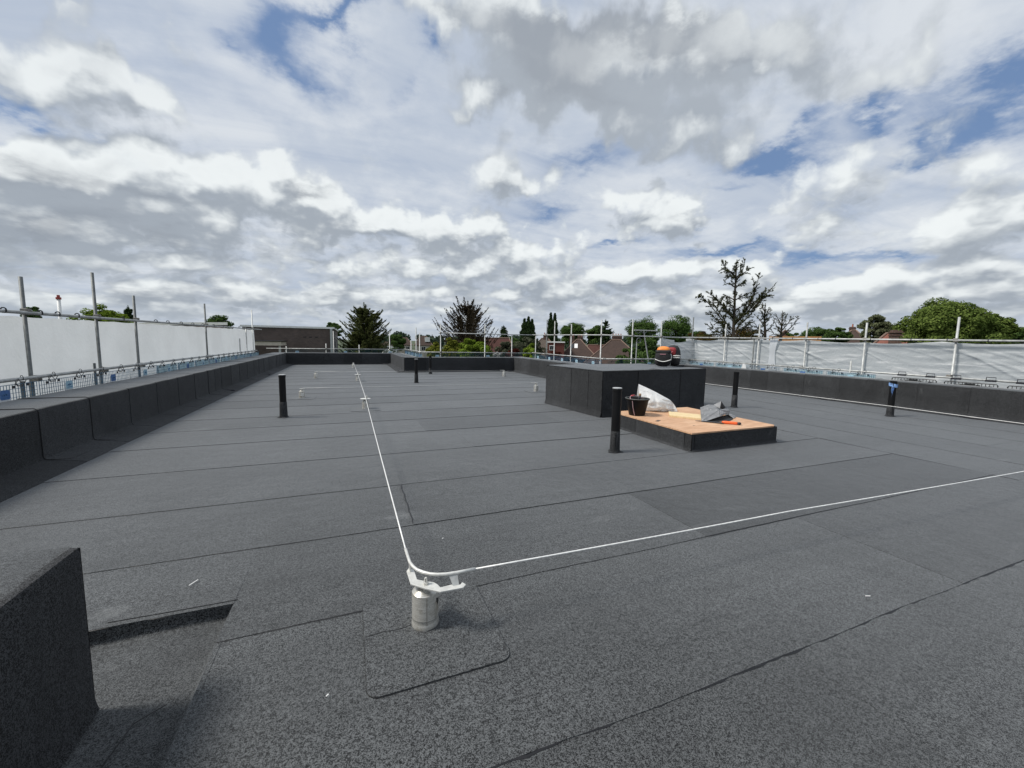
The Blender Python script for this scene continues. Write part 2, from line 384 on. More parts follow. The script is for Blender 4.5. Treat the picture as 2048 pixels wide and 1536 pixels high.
def felt_mat(name, dark, light, amt, sheen):
    m, nt, b = base_mat(name)
    co = objco(nt)
    g = noise(nt, co, 330, 1.5, .6)                       # mineral granules
    g2 = noise(nt, co, 140, 2, .6)
    g3 = noise(nt, co, 62, 2, .7)
    v = mth(nt, 'ADD', mth(nt, 'ADD', mth(nt, 'MULTIPLY', g.outputs['Fac'], .50), mth(nt, 'MULTIPLY', g2.outputs['Fac'], .32)), mth(nt, 'MULTIPLY', g3.outputs['Fac'], .18))
    c = mixc(nt, sstep(nt, v, .43, .575), dark, light)
    big = noise(nt, co, .9, 5, .6, .6); st = noise(nt, objco(nt, (.35, 6, 1)), 1.2, 5, .6)
    wear = mth(nt, 'ADD', mth(nt, 'MULTIPLY', big.outputs['Fac'], .6), mth(nt, 'MULTIPLY', st.outputs['Fac'], .4))
    h = N(nt, 'ShaderNodeHueSaturation'); lk(nt, c, h.inputs['Color']); lk(nt, sstep(nt, wear, .3, .7, .78, 1.20), h.inputs['Value'])
    c = shade_by_object(nt, tint(nt, h.outputs[0], amt))
    sm = noise(nt, objco(nt, (1, 2.2, 1)), .55, 7, .72, 1.5)
    c = mixc(nt, sstep(nt, sm.outputs['Fac'], .60, .74, 0, .20), c, (.30, .31, .31))
    # a few pale chips and scuffs
    sp = N(nt, 'ShaderNodeTexVoronoi', feature='F1'); sp.inputs['Scale'].default_value = 5.5; lk(nt, co, sp.inputs['Vector'])
    fl = sstep(nt, sp.outputs['Distance'], .018, .006)
    c = mixc(nt, mth(nt, 'MULTIPLY', fl, .5), c, (.42, .42, .41))
    lk(nt, c, b.inputs['Base Color'])
    b.inputs['Roughness'].default_value = .8; b.inputs['Specular IOR Level'].default_value = .2
    b.inputs['Sheen Weight'].default_value = sheen; b.inputs['Sheen Roughness'].default_value = .45
    b.inputs['Sheen Tint'].default_value = (.95, .98, 1, 1)
    bp = nt.nodes.new('ShaderNodeBump'); bp.inputs['Strength'].default_value = .55; bp.inputs['Distance'].default_value = .004
    lk(nt, v, bp.inputs['Height'])
    bw = noise(nt, co, 7, 3, .5); bp2 = nt.nodes.new('ShaderNodeBump'); bp2.inputs['Strength'].default_value = .25; bp2.inputs['Distance'].default_value = .02
    lk(nt, bw.outputs['Fac'], bp2.inputs['Height']); lk(nt, bp.outputs[0], bp2.inputs['Normal'])
    lk(nt, bp2.outputs[0], b.inputs['Normal'])
    return m

M = {}
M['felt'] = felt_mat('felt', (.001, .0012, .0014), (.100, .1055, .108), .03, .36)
M['felt_shaded'] = felt_mat('felt_shaded', (.001, .0012, .0015), (.060, .0625, .066), .2, .05)  # darker copy of the felt: shade of upright faces put into its colour
M['bitumen'] = simple('bitumen', (.006, .006, .007), .45, var=.3)
M['black_plastic'] = simple('black_plastic', (.004, .004, .0045), .5, var=.2, spec=.25)
M['galv'] = simple('galvanised_tube', (.40, .41, .40), .5, .25, .22, 9, .14)
M['galv_dark'] = simple('weathered_tube', (.12, .13, .13), .6, .3, .3, 9, .12)
M['coupler'] = simple('coupler_steel', (.20, .19, .17), .6, .5, .3, 30)
M['cable'] = simple('steel_cable', (.76, .76, .74), .45, .15, .15, 40)
M['white_plastic'] = simple('white_plastic', (.72, .72, .70), .5, var=.08)
M['black_rubber'] = simple('black_rubber', (.012, .013, .018), .5, var=.2)
M['guard_blue'] = simple('guard_blue_mesh', (.06, .15, .24), .5, .1, .2, 10, .15)
M['guard_teal'] = simple('guard_teal_mesh', (.03, .10, .11), .5, .1, .2, 10, .15)
M['guard_black'] = simple('guard_black_mesh', (.012, .013, .014), .5, .1, .2)
M['plate_pale'] = simple('label_plate_pale', (.34, .52, .62), .5, var=.1, vscale=20)
M['plate_blue'] = simple('label_plate_blue', (.06, .15, .36), .5, var=.15, vscale=20)
M['plate_white'] = simple('label_plate_edge', (.72, .76, .78), .5, var=.05)
M['plate_ink'] = simple('label_ink', (.05, .13, .25), .5, var=.05)
M['brick'] = None

def steel_mat():
    m, nt, b = base_mat('brushed_steel'); co = objco(nt, (1, 1, 26))
    n = noise(nt, co, 18, 5, .6); n2 = noise(nt, objco(nt), 14, 5, .65)
    c = mixc(nt, sstep(nt, n.outputs['Fac'], .3, .7), (.42, .41, .37), (.66, .65, .61))
    c = mixc(nt, sstep(nt, n2.outputs['Fac'], .50, .68, 0, .6), c, (.20, .17, .12))
    lk(nt, c, b.inputs['Base Color']); b.inputs['Metallic'].default_value = .55
    lk(nt, sstep(nt, n2.outputs['Fac'], .3, .7, .20, .42), b.inputs['Roughness'])
    return m
M['steel'] = steel_mat()
M['zinc_plate'] = simple('zinc_plate', (.62, .62, .59), .5, .35, .12, 25)

def sheet_mat(name, col, trans, wrinkle):
    m, nt, b = base_mat(name); out = nt.nodes['Material Output']
    co = objco(nt)
    n = noise(nt, co, 1.1, 5, .6); w = noise(nt, objco(nt, (.3, .45, 4.5), (.32, 0, 0)), 2.6, 6, .6, .8)
    c = mixc(nt, sstep(nt, n.outputs['Fac'], .3, .7), tuple(x * .9 for x in col), col)
    c = mixc(nt, sstep(nt, w.outputs['Fac'], .48, .68, 0, wrinkle), c, (.97, .97, .97))
    d = nt.nodes.new('ShaderNodeBsdfDiffuse'); t = nt.nodes.new('ShaderNodeBsdfTranslucent')
    lk(nt, c, d.inputs[0]); lk(nt, c, t.inputs[0])
    gl = nt.nodes.new('ShaderNodeBsdfGlossy'); gl.inputs['Roughness'].default_value = .35; gl.inputs['Color'].default_value = (.5, .5, .5, 1)
    mx = nt.nodes.new('ShaderNodeMixShader'); mx.inputs[0].default_value = trans; lk(nt, d.outputs[0], mx.inputs[1]); lk(nt, t.outputs[0], mx.inputs[2])
    fr = nt.nodes.new('ShaderNodeFresnel'); fr.inputs[0].default_value = 1.35
    m2 = nt.nodes.new('ShaderNodeMixShader'); lk(nt, mth(nt, 'MULTIPLY', fr.outputs[0], .2), m2.inputs[0]); lk(nt, mx.outputs[0], m2.inputs[1]); lk(nt, gl.outputs[0], m2.inputs[2])
    bn = noise(nt, co, 9, 5, .6, .5); bp = nt.nodes.new('ShaderNodeBump'); bp.inputs['Strength'].default_value = .25 + wrinkle * .6
    bp.inputs['Distance'].default_value = .03; lk(nt, bn.outputs['Fac'], bp.inputs['Height'])
    for q in (d, t, gl): lk(nt, bp.outputs[0], q.inputs['Normal'])
    lk(nt, m2.outputs[0], out.inputs[0]); nt.nodes.remove(b)
    return m
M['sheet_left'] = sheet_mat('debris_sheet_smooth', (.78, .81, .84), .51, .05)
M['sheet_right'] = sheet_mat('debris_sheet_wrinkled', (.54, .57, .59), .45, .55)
M['sack'] = sheet_mat('woven_sack', (.90, .91, .90), .3, .2)
M['backing'] = sheet_mat('guard_backing_film', (.58, .76, .82), .5, .2)

def leaf_mat(name, dark, light, trans=.35):
    m, nt, b = base_mat(name); out = nt.nodes['Material Output']
    n = noise(nt, objco(nt), 1.6, 4, .65)
    gi = nt.nodes.new('ShaderNodeNewGeometry')
    r = mth(nt, 'ADD', mth(nt, 'MULTIPLY', n.outputs['Fac'], .6), mth(nt, 'MULTIPLY', gi.outputs['Random Per Island'], .4))
    c = mixc(nt, sstep(nt, r, .25, .8), dark, light)
    d = nt.nodes.new('ShaderNodeBsdfDiffuse'); t = nt.nodes.new('ShaderNodeBsdfTranslucent'); lk(nt, c, d.inputs[0]); lk(nt, c, t.inputs[0])
    mx = nt.nodes.new('ShaderNodeMixShader'); mx.inputs[0].default_value = trans
    lk(nt, d.outputs[0], mx.inputs[1]); lk(nt, t.outputs[0], mx.inputs[2]); lk(nt, mx.outputs[0], out.inputs[0]); nt.nodes.remove(b)
    return m
M['l_dark'] = leaf_mat('leaf_dark_green', (.028, .056, .016), (.115, .18, .055))
M['l_oak'] = leaf_mat('leaf_oak_green', (.026, .058, .014), (.12, .19, .055))
M['l_big'] = leaf_mat('leaf_fresh_green', (.05, .08, .018), (.19, .25, .065))
M['l_lime'] = leaf_mat('leaf_lime_green', (.07, .11, .012), (.24, .33, .05))
M['l_yellow'] = leaf_mat('leaf_yellow_green', (.08, .09, .012), (.24, .26, .05))
M['l_olive'] = leaf_mat('leaf_olive_grey', (.035, .042, .026), (.12, .13, .085))
M['l_conifer'] = leaf_mat('needle_dark_olive', (.030, .042, .014), (.150, .165, .062), .35)
M['l_bronze'] = leaf_mat('needle_bronze', (.020, .017, .011), (.10, .078, .052), .2)
M['l_sparse'] = leaf_mat('needle_sparse_green', (.028, .032, .014), (.12, .13, .06), .3)
M['l_cypress'] = leaf_mat('needle_cypress', (.020, .038, .014), (.07, .11, .045), .25)
M['l_red'] = leaf_mat('leaf_dark_red', (.030, .008, .006), (.10, .03, .022))
M['l_birch'] = leaf_mat('leaf_birch_grey_green', (.07, .085, .045), (.25, .27, .15))
M['l_brown'] = leaf_mat('needle_rusty', (.03, .022, .008), (.14, .095, .03))
M['l_white'] = leaf_mat('blossom_white', (.4, .4, .38), (.75, .75, .72))
M['bark'] = simple('bark', (.05, .038, .028), .9, var=.35, vscale=12)

# ------------------------------------------------------------------ roof
def wob(x, y, a=.004, s=3.1):
    a = a * (2.2 if y < 1.6 else 1)
    return a * (math.sin(x * 7.3 * s + y * 3) + math.sin(x * 17.1 * s + y * 5) * .6 + math.sin(x * 2.3 + y * 11) * 1.2) / 2

gd = MB().grid(lambda u, v: (-3000 + 6000 * u, -3000 + 6000 * v, -7.2 + 1.2 * math.sin(u * 40) * math.cos(v * 33) * (1 if abs(u - .5) + abs(v - .5) > .04 else 0)), 60, 60)
tag(gd.build('ground', simple('grass_and_gardens', (.05, .07, .03), .95, var=.5, vscale=.05)), kind='structure')

deck = MB()
deck.box(-3.32, 7.72, -4.0, 19.02, -.35, -.085)
deck.box(7.72, 12.72, -4.0, 12.82, -.35, -.085)
deck.box(-3.32, 2.32, 19.02, 25.52, -.35, -.085)
roof = tag(deck.build('roof', M['felt']), kind='structure')

def felt_sheet(x0, x1, y0, y1, zf=.007, zb=.001, along='x', val=1.0, seam=1.0):
    """one strip of roofing felt: the near edge laps over the strip in front of it"""
    mb = MB(); L = (x1 - x0) if along == 'x' else (y1 - y0)
    n = max(2, int(L / .22)); P = []
    for i in range(n + 1):
        t = i / n
        if along == 'x':
            x = x0 + L * t; w = wob(x, y0)
            P.append([(x, y0 + w, -.08), (x, y0 + w, zf), (x, (y0 + y1) / 2, (zf + zb) / 2), (x, y1 + .03, zb)])
        else:
            y = y0 + L * t; w = wob(y, x0)
            P.append([(x0 + w, y, -.08), (x0 + w, y, zf), ((x0 + x1) / 2, y, (zf + zb) / 2), (x1 + .03, y, zb)])
    vs = [p for r in P for p in r]; fs = []
    for i in range(n):
        for j in range(3):
            a = i * 4 + j; fs.append((a, a + 4, a + 5, a + 1))
    fs.append((0, 1, 2, 3)); fs.append(tuple(n * 4 + j for j in (3, 2, 1, 0)))
    mb.add(vs, fs)
    o = mb.build('felt_sheet', M['felt'], roof); val *= .88 + .22 * random.Random(int(x0 * 131 + y0 * 57)).random(); o.color = (val, val, val, 1)
    if seam <= 0: return o
    # bitumen bleeding out of the lap
    rb = MB(); rs = random.Random(int(x0 * 97 + y0 * 31)); m = max(6, int(L / .05)); z = zb + .0025
    for i in range(m + 1):
        t = i / m; wd = (.003 + .006 * rs.random() ** 1.5) * ((.75 if y0 < 1.5 else .42 + .4 * math.sin(t * L * 1.7 + y0 * 3)) if seam >= 1 else (seam if math.sin(t * L * 2.1 + y0 * 5) + math.sin(t * L * .9 + y0) > .1 else .02))
        if along == 'x':
            x = x0 + L * t; y = y0 + wob(x, y0); rb.v += [(x, y + .004, z + .002), (x, y - wd, z - .0005)]
        else:
            y = y0 + L * t; x = x0 + wob(y, x0); rb.v += [(x + .004, y, z + .002), (x - wd, y, z - .0005)]
    rb.f = [(2 * i, 2 * i + 1, 2 * i + 3, 2 * i + 2) for i in range(m)]
    s = rb.build('bitumen_seam', M['bitumen'], o)
    return o

# strips running left to right: (near edge, far edge, list of end joints in x)
rows = [(-1.9, -.9, -1.03, 7.12, [1.2]), (-.9, .15, -1.03, 7.12, [3.3]), (.15, 1.2, -.64, 7.12, [2.0]), (1.2, 2.25, -.64, 7.14, [3.62]), (2.25, 3.22, -.64, 7.15, [2.57]),
        (3.22, 4.2, -2.9, 7.12, [.45]), (4.2, 5.42, -2.9, 7.1, [4.38]), (5.42, 6.62, -2.9, 7.1, [1.6]), (6.62, 7.7, -2.9, 7.1, [1.14, 3.7]), (7.7, 8.7, -2.9, 7.1, [-.5]),
        (8.7, 9.9, -2.9, 7.3, [2.1]), (9.9, 11.0, -2.9, 7.3, [-.9, 1.1, 3.0]), (11.0, 12.1, -2.9, 7.5, [.2, 4.4]), (12.1, 13.2, -2.9, 7.5, [2.6]), (13.2, 14.3, -2.9, 7.44, [.9, 5.2]),
        (14.3, 15.4, -2.9, 7.44, [-.6, 3.4]), (15.4, 16.5, -2.9, 7.44, [2.1]), (16.5, 17.6, -2.9, 7.44, [.4, 4.0]), (17.6, 18.98, -2.9, 7.44, [2.8]),
        (18.98, 20.2, -2.9, 2.28, [0.4]), (20.2, 21.4, -2.9, 2.28, [-.7]), (21.4, 22.6, -2.9, 2.28, [1.0]), (22.6, 23.8, -2.9, 2.28, [-.2]), (23.8, 25.2, -2.9, 2.28, [.6])]
for y0, y1, x0, x1, js in rows:
    xs = [x0] + js + [x1]
    for i in range(len(xs) - 1):
        dz = .0022 * (i % 2)
        val = {(2.25, 1): .58, (1.2, 1): .84, (6.62, 1): .62, (3.22, 0): .97, (.15, 1): .95, (-.9, 1): .95, (9.9, 0): .74, (9.9, 1): .72, (11.0, 0): .9, (8.7, 1): 1.05}.get((y0, i), 1.0)
        felt_sheet(xs[i], xs[i + 1], y0, y1, .0055 + dz - (.0035 if y0 > 7 else 0), .001 + dz * .5, val=val, seam=1.0 if y0 < 7 else .18)
felt_sheet(-2.9, -.64, 2.56, 3.22, .0065, .0012)
# strips running away from the camera on the right
for i, x in enumerate((7.13, 8.15, 9.17, 10.19, 11.21)):
    x1 = (7.13, 8.15, 9.17, 10.19, 11.21, 12.5)[i + 1]
    ys = [-3.5, 1.6 + .7 * (i % 3), 6.9 + .9 * (i % 2), 12.7] if i else [-3.5, 2.05, 4.19, 8.4, 12.7]
    for j in range(len(ys) - 1):
        felt_sheet(x, x1, ys[j], ys[j + 1], .0045 + .002 * (j % 2), .002 + .001 * (j % 2), 'y', seam=(1.0 if (i == 0 and j == 1) else 0))
# end joints as small laps
for y0, y1, x0, x1, js in [rows[5]]:
    for j in js:
        b = MB(); b.grid(lambda u, v: (j + wob(y0 + (y1 - y0) * v, j, .003) + (.009 if u else -.003) * 1.0, y0 + .02 + (y1 - y0 - .03) * v, .0105 if not u else .0072), 1, 24)
        b.build('bitumen_seam', M['bitumen'], roof)

# sunk gutter box round the end of the near parapet
def sump():
    def surf(u, v):
        x = -1.75 + 1.13 * u; y = -1.2 + 3.8 * v
        dx = (-.62 - x) / .06; dy = (2.585 - y) / .035
        k = max(0.0, min(1.0, dx)) * max(0.0, min(1.0, dy)); k = k * k * (3 - 2 * k)
        return (x, y, .004 - .076 * k + .004 * math.sin(x * 9) * math.sin(y * 7) * k)
    mb = MB().grid(surf, 80, 260)
    o = mb.build('sunk_gutter', M['felt'], roof, smooth=True)
    s = MB()
    for pts in ([(-.90, 1.15), (-.89, 1.6), (-.845, 1.93), (-.80, 1.965), (-.76, 1.99)], [(-1.02, 1.30), (-.985, 1.62), (-.975, 1.7)], [(-1.2, 2.60), (-.9, 2.592), (-.625, 2.59)]):
        z = -.058 if pts[0][1] < 2.5 else .008
        s.tube([(x, y, z) for x, y in pts], .0022, 5)
    s.build('bitumen_seam', M['bitumen'], roof)
sump()

# square patch of felt dressed round the nearest anchor post
def patch(cx, cy, hw, hd, z, r=.055, rim=True):
    poly = []
    for sx, sy, a0 in ((1, 1, 0), (-1, 1, 90), (-1, -1, 180), (1, -1, 270)):
        for k in range(7):
            a = math.radians(a0 + 15 * k); poly.append((cx + sx * (hw - r) + r * math.cos(a), cy + sy * (hd - r) + r * math.sin(a)))
    MB().prism(poly, .004, z).build('felt_patch', M['felt'], roof).color = (1.08, 1.08, 1.08, 1)
    if not rim: return
    e = MB(); c = [(x + (x - cx) * .004, y + (y - cy) * .006, z - .004) for x, y in poly]
    front = [p for p in c if p[1] < cy - hd + r + .02]
    e.tube(c + [c[0]], .0005, 4); e.tube(front, .0012, 5).build('bitumen_seam', M['bitumen'], roof)
patch(.36, 1.985, .325, .345, .0105)
for c in ((.29, 9.15), (.25, 15.4), (-1.13, 11.27), (-1.18, 16.64), (6.08, 16.13), (5.21, 11.05), (10.6, 1.7), (.16, 22.3)): patch(c[0], c[1], .3, .3, .0085, rim=False)
b = MB()
b.tube([(.045, 2.02, .0108), (.12, 2.03, .0112), (.2, 2.02, .0110), (.29, 2.035, .0110)], .0018, 5); b.build('bitumen_seam', M['bitumen'], roof)

# ---- parapets: each run is a core with felt panels dressed over it
def parapet(name, label, p0, p1, nrm, h, w, fil, seams, zf=.05, curl=False, foot=0.0, strong=None):
    """inner face runs from p0 to p1 ; nrm points into the roof"""
    p0 = Vector((*p0, 0)); p1 = Vector((*p1, 0)); t = (p1 - p0).normalized(); L = (p1 - p0).length; n = Vector((*nrm, 0))
    T = thing(name, label, 'parapet', tuple(p0))
    cm = MB(); q = [p0 + n * -.012, p1 + n * -.012, p1 - n * (w - .006), p0 - n * (w - .006)]
    cm.add([(a.x, a.y, -.4) for a in q] + [(a.x, a.y, h - .02) for a in q], [(0, 1, 2, 3), (4, 5, 6, 7), (0, 1, 5, 4), (1, 2, 6, 5), (2, 3, 7, 6), (3, 0, 4, 7)])
    cm.build('wall_core', M['felt_shaded'], T)
    prof = [(fil, .002), (fil * .96, .011), (fil * .55, .012 + zf * .45), (.05, zf), (.012, zf + .012), (.0, zf + .05), (.0, h * .5), (.0, h - .03), (-.006, h - .010), (-.020, h - .004), (-.04, h - .012)]
    if foot: prof = [(.016, foot), (.014, foot + .004), (.010, foot + .012), (.006, foot + .03), (.002, foot + .05), (.0, .05)] + prof[6:]; zf = foot
    ss = [0.0] + [s for s in seams if 0 < s < L] + [L]
    rr = random.Random(int(L * 10))
    for i in range(len(ss) - 1):
        a, b = ss[i], ss[i + 1] + (.05 if i < len(ss) - 2 else 0); m = max(3, int((b - a) / .18)); mb = MB()
        for k in range(m + 1):
            s = a + (b - a) * k / m; off = .009 - .006 * k / m
            jt = rr.uniform(-.0025, .0025)
            for d, z in prof:
                e = off + jt
                pt = p0 + t * s + n * (d + (e if z > zf and d > -.02 else 0)); mb.v.append((pt.x, pt.y, z + (e if d < 0 else e * .4)))
        c = len(prof)
        for k in range(m):
            for j in range(c - 1):
                q0 = k * c + j; mb.f.append((q0, q0 + c, q0 + c + 1, q0 + 1))
        # turned-down lapped edge
        base = len(mb.v)
        for d, z in prof:
            pt = p0 + t * (a + .001) + n * (d - .006 if z > zf else d); mb.v.append((pt.x, pt.y, z - (.006 if d < 0 else 0.004)))
        for j in range(c - 1): mb.f.append((base + j, base + j + 1, j + 1, j))
        o = mb.build('felt_panel', M['felt_shaded'], T, angle=50)
        cap = MB()
        for k in range(m + 1):
            s = a + (b - a) * k / m; off = .009 - .006 * k / m
            for d, z in ((-.016, h - .0055), (-.030, h + .0012), (-w * .5, h + .0042), (-w, h + .0012), (-w - .0055, h - .05)):
                pt = p0 + t * s + n * d; cap.v.append((pt.x, pt.y, z + off * .5 + .002))
        for k in range(m):
            for j in range(4):
                q0 = k * 5 + j; cap.f.append((q0, q0 + 5, q0 + 6, q0 + 1))
        co_ = cap.build('felt_capping', M['felt'], T, smooth=True); vv = .80 * rr.uniform(.93, 1.05); co_.color = (vv, vv, vv, 1)  # tops stay in the lighter felt, so their daylight sits in the colour
        if i > 0 and (strong is None or i in strong):
            sd_ = MB(); path = []
            for d, z in prof[1:9] + [(-.028, h + .004), (-w * .5, h + .007), (-w, h + .004)]:
                if curl and d > .06: continue
                pt = p0 + t * (a - .002) + n * (d + (.0075 if d >= -.001 else 0)); path.append((pt.x, pt.y, z + (.0085 if d < -.02 else .004)))
            if curl:
                extra = []
                for kk in range(8):
                    an = math.radians(12 * kk); dd = .06 + .16 * math.sin(an); s2 = a + .16 * (1 - math.cos(an)) + (.22 * (kk - 6) if kk > 6 else 0)
                    pt = p0 + t * s2 + n * dd; extra.append((pt.x, pt.y, zf * (1 - dd / fil) + .016))
                path = list(reversed(extra)) + path
            sd_.tube(path, .0036, 5); sd_.build('bitumen_seam', M['bitumen'], o)
    return T

lseam = [.9 + 1.02 * k + (.07 if k % 3 == 0 else 0) for k in range(24)]
parapet('parapet_wall', 'long black felt parapet along the left edge of the roof', (-3.28, 2.8), (-3.28, 26.2), (1, 0), .645, .70, .38,
        [3.37, 4.35, 5.4, 6.4, 7.4, 8.35, 9.3, 9.85, 10.4, 11.4, 12.4, 13.48, 14.5, 15.4, 16.4, 17.5, 18.5, 19.5, 20.5, 21.5, 22.3], .055, True, strong=(1, 2, 12, 15, 18))
parapet('parapet_wall', 'far black felt parapet behind the row of steel anchor posts', (-3.28, 25.5), (2.30, 25.5), (0, -1), .645, .68, .06, [.95, 1.95, 2.96, 3.97, 4.95], .02)
parapet('parapet_wall', 'lighter return parapet stepping forward at the far end of the roof', (2.30, 26.2), (2.30, 19.02), (-1, 0), .66, .70, .30, [.7, 1.7, 2.7, 3.4, 4.1, 4.8, 5.5, 6.2], .05)
parapet('parapet_wall', 'black parapet directly behind the two far vent pipes', (2.307, 19.0), (7.70, 19.0), (0, -1), .68, .66, .06, [1.0, 2.0, 3.0, 4.02, 4.9], .02)
parapet('parapet_wall', 'short parapet running behind the left end of the big felt box', (7.70, 19.66), (7.70, 12.8), (-1, 0), .69, .68, .26, [1.6, 2.6, 3.6, 4.6, 5.6], .05)
parapet('parapet_wall', 'parapet hidden behind the felt box with the rucksacks', (7.707, 12.8), (12.70, 12.8), (0, -1), .66, .68, .1, [1, 2, 3, 4], .02)
parapet('parapet_wall', 'long black felt parapet under the wrinkled sheeting on the right', (12.70, 13.5), (12.70, -3.5), (-1, 0), .65, .68, .30,
        [1.1, 2.1, 3.1, 3.7, 4.3, 5.45, 6.42, 7.05, 8.1, 9.0, 10, 11, 12, 13, 14, 15], .05)
parapet('parapet_wall', 'dark end of a parapet cut off by the lower left corner', (-1.03, 2.075), (-1.03, -3.5), (1, 0), .65, .72, .03, [2.6, 3.6, 4.6], -.05, foot=-.070)
cp = MB()
cp.grid(lambda u, v: (-1.752 + .727 * u, 2.082 + .002 * math.sin(u * 9), -.08 + .725 * v), 10, 8)
# closing panel on its far end
cp.build('felt_panel', M['felt_shaded'], [o for o in COL.objects if o.get('label', '').startswith('dark end')][0])

# brick walls of the building under the roof
bw = MB()
for x0, x1, y0, y1 in ((-3.95, 8.35, -4.1, 19.6), (8.35, 13.35, -4.1, 13.4), (-3.95, 2.95, 19.6, 26.1)):
    bw.box(x0, x1, y0, y1, -7.3, -.36)
tag(bw.build('building_walls', simple('brown_brick_walls', (.13, .085, .06), .85, var=.25, vscale=30)), kind='structure')

# outlets at the foot of the parapets
def outlet(x, y, rz, label):
    T = thing('roof_outlet', label, 'drain outlet', (x, y, 0), 'outlets at the foot of the parapets')
    g = MB(); c, s = math.cos(rz), math.sin(rz)
    pts = []
    for k in range(9):
        a = PI * k / 8; px, py = .19 * math.cos(a), .09 * math.sin(a); pts.append((x + px * c - py * s, y + px * s + py * c, .03))
    g.tube(pts, .028, 8); g.build('guard_rim', M['black_rubber'], T)
    g = MB().prism([(p[0], p[1]) for p in pts], .006, .03); g.build('guard_grate', M['bitumen'], T)
outlet(-3.15, 13.0, 0, 'black outlet guard midway along the foot of the left parapet')
outlet(-3.15, 18.4, 0, 'black outlet guard at the far part of the left parapet foot')
outlet(2.1, 19.25, PI / 2, 'black outlet guard beside the corner of the far step')
outlet(12.50, 7.25, PI / 2, 'dark outlet opening at the right parapet between two vent pipes')
outlet(12.50, 4.35, PI / 2, 'dark outlet opening at the right parapet nearest the camera')
outlet(7.45, 18.75, PI, 'black outlet guard in the far corner beyond the felt box')
outlet(-3.05, 25.25, PI, 'black outlet guard in the far left corner of the roof')
outlet(2.05, 25.25, PI, 'black outlet guard in the far right corner of the roof')

# ---- felt box and plinth
def felted_box(name, label, org, ang, W, D, h, seams_f, seams_l, lid=True):
    T = thing(name, label, 'felt box', (org[0], org[1], 0))
    ca, sa = math.cos(ang), math.sin(ang)
    def w(x, y, z): return (org[0] + x * ca - y * sa, org[1] + x * sa + y * ca, z)
    cm = MB(); P = [w(x, y, z) for z in (-.02, h - .012) for x, y in ((.012, .012), (W - .012, .012), (W - .012, D - .012), (.012, D - .012))]
    cm.add(P, [(0, 1, 2, 3), (4, 5, 6, 7), (0, 1, 5, 4), (1, 2, 6, 5), (2, 3, 7, 6), (3, 0, 4, 7)]); cm.build('core', M['felt_shaded'], T)
    def face(a, b, out, seams):
        ax, ay = a; bx, by = b; L = math.hypot(bx - ax, by - ay); tx, ty = (bx - ax) / L, (by - ay) / L
        ss = [0] + seams + [L]
        for i in range(len(ss) - 1):
            mb = MB(); s0, s1 = ss[i], ss[i + 1]; n_ = max(2, int((s1 - s0) / .15))
            def fn(u, v):
                s = s0 + (s1 - s0 + (.04 if i < len(ss) - 2 else 0)) * u; e = .009 - .006 * u + .002 * math.sin(s * 9 + v * 3)
                z = .004 + (h - .004) * v
                if v > .97: e -= .002
                fo = .03 * max(0, 1 - v * 9)      # foot turned out on the roof
                x = ax + tx * s + out[0] * (e + fo); y = ay + ty * s + out[1] * (e + fo)
                return w(x, y, z)
            mb.grid(fn, n_, 18)
            o = mb.build('felt_panel', M['felt_shaded'], T, angle=50)
            if i:
                q = MB(); q.tube([w(ax + tx * s0 + out[0] * .009, ay + ty * s0 + out[1] * .009, z) for z in (.01, h * .3, h * .6, h - .01)], .005, 5)
                q.build('bitumen_seam', M['bitumen'], o)
    face((0, 0), (W, 0), (0, -1), seams_f); face((0, D), (0, 0), (-1, 0), seams_l)
    face((W, 0), (W, D), (1, 0), []); face((W, D), (0, D), (0, 1), [])
    return T, w
big, bw_ = felted_box('felt_box', 'large grey felt covered box carrying the two rucksacks', (4.66, 6.80), math.radians(6.2), 3.1, 2.05, .945, [.96, 2.25], [1.02, .0 + 1.62])
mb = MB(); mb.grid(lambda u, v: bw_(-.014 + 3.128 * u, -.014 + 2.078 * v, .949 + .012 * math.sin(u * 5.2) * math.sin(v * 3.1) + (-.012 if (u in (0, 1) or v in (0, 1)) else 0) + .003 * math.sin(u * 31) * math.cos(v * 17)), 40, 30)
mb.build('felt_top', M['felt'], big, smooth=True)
mb = MB(); mb.grid(lambda u, v: bw_(1.28 + .34 * u, -.012 + .05 * v, .955 + .022 * math.sin(u * PI) * v), 10, 3); mb.build('lifted_felt_edge', M['felt'], big, smooth=True)
pl, pw_ = felted_box('felt_plinth', 'low felt plinth topped with raw plywood and tools', (4.40, 4.22), math.radians(.5), 1.74, 1.80, .25, [.05], [.62, 1.68])
def wood_mat(name, a, b_, c_, sc=(1.2, 16, 1), rot=(0, 0, 0)):
    m, nt, b = base_mat(name); co = objco(nt, sc, rot)
    n = noise(nt, co, 3.0, 7, .62, .5); n2 = noise(nt, objco(nt), 1.7, 4, .6); k = noise(nt, objco(nt, (3, 9, 1), rot), 1.2, 2, .5, 1.0)
    c = mixc(nt, sstep(nt, n.outputs['Fac'], .28, .72), a, b_); c = mixc(nt, sstep(nt, n2.outputs['Fac'], .45, .75, 0, .6), c, c_)
    c = mixc(nt, sstep(nt, k.outputs['Fac'], .70, .76, 0, .6), c, tuple(x * .35 for x in a))
    lk(nt, c, b.inputs['Base Color']); b.inputs['Roughness'].default_value = .7
    bp = nt.nodes.new('ShaderNodeBump'); bp.inputs['Strength'].default_value = .2; bp.inputs['Distance'].default_value = .004
    lk(nt, n.outputs['Fac'], bp.inputs['Height']); lk(nt, bp.outputs[0], b.inputs['Normal'])
    return m
M['ply'] = wood_mat('plywood', (.38, .21, .115), (.62, .39, .24), (.68, .47, .31))
M['pine'] = wood_mat('pale_pine', (.60, .46, .24), (.74, .60, .36), (.78, .66, .42), (2, 22, 1), (0, 0, .7))
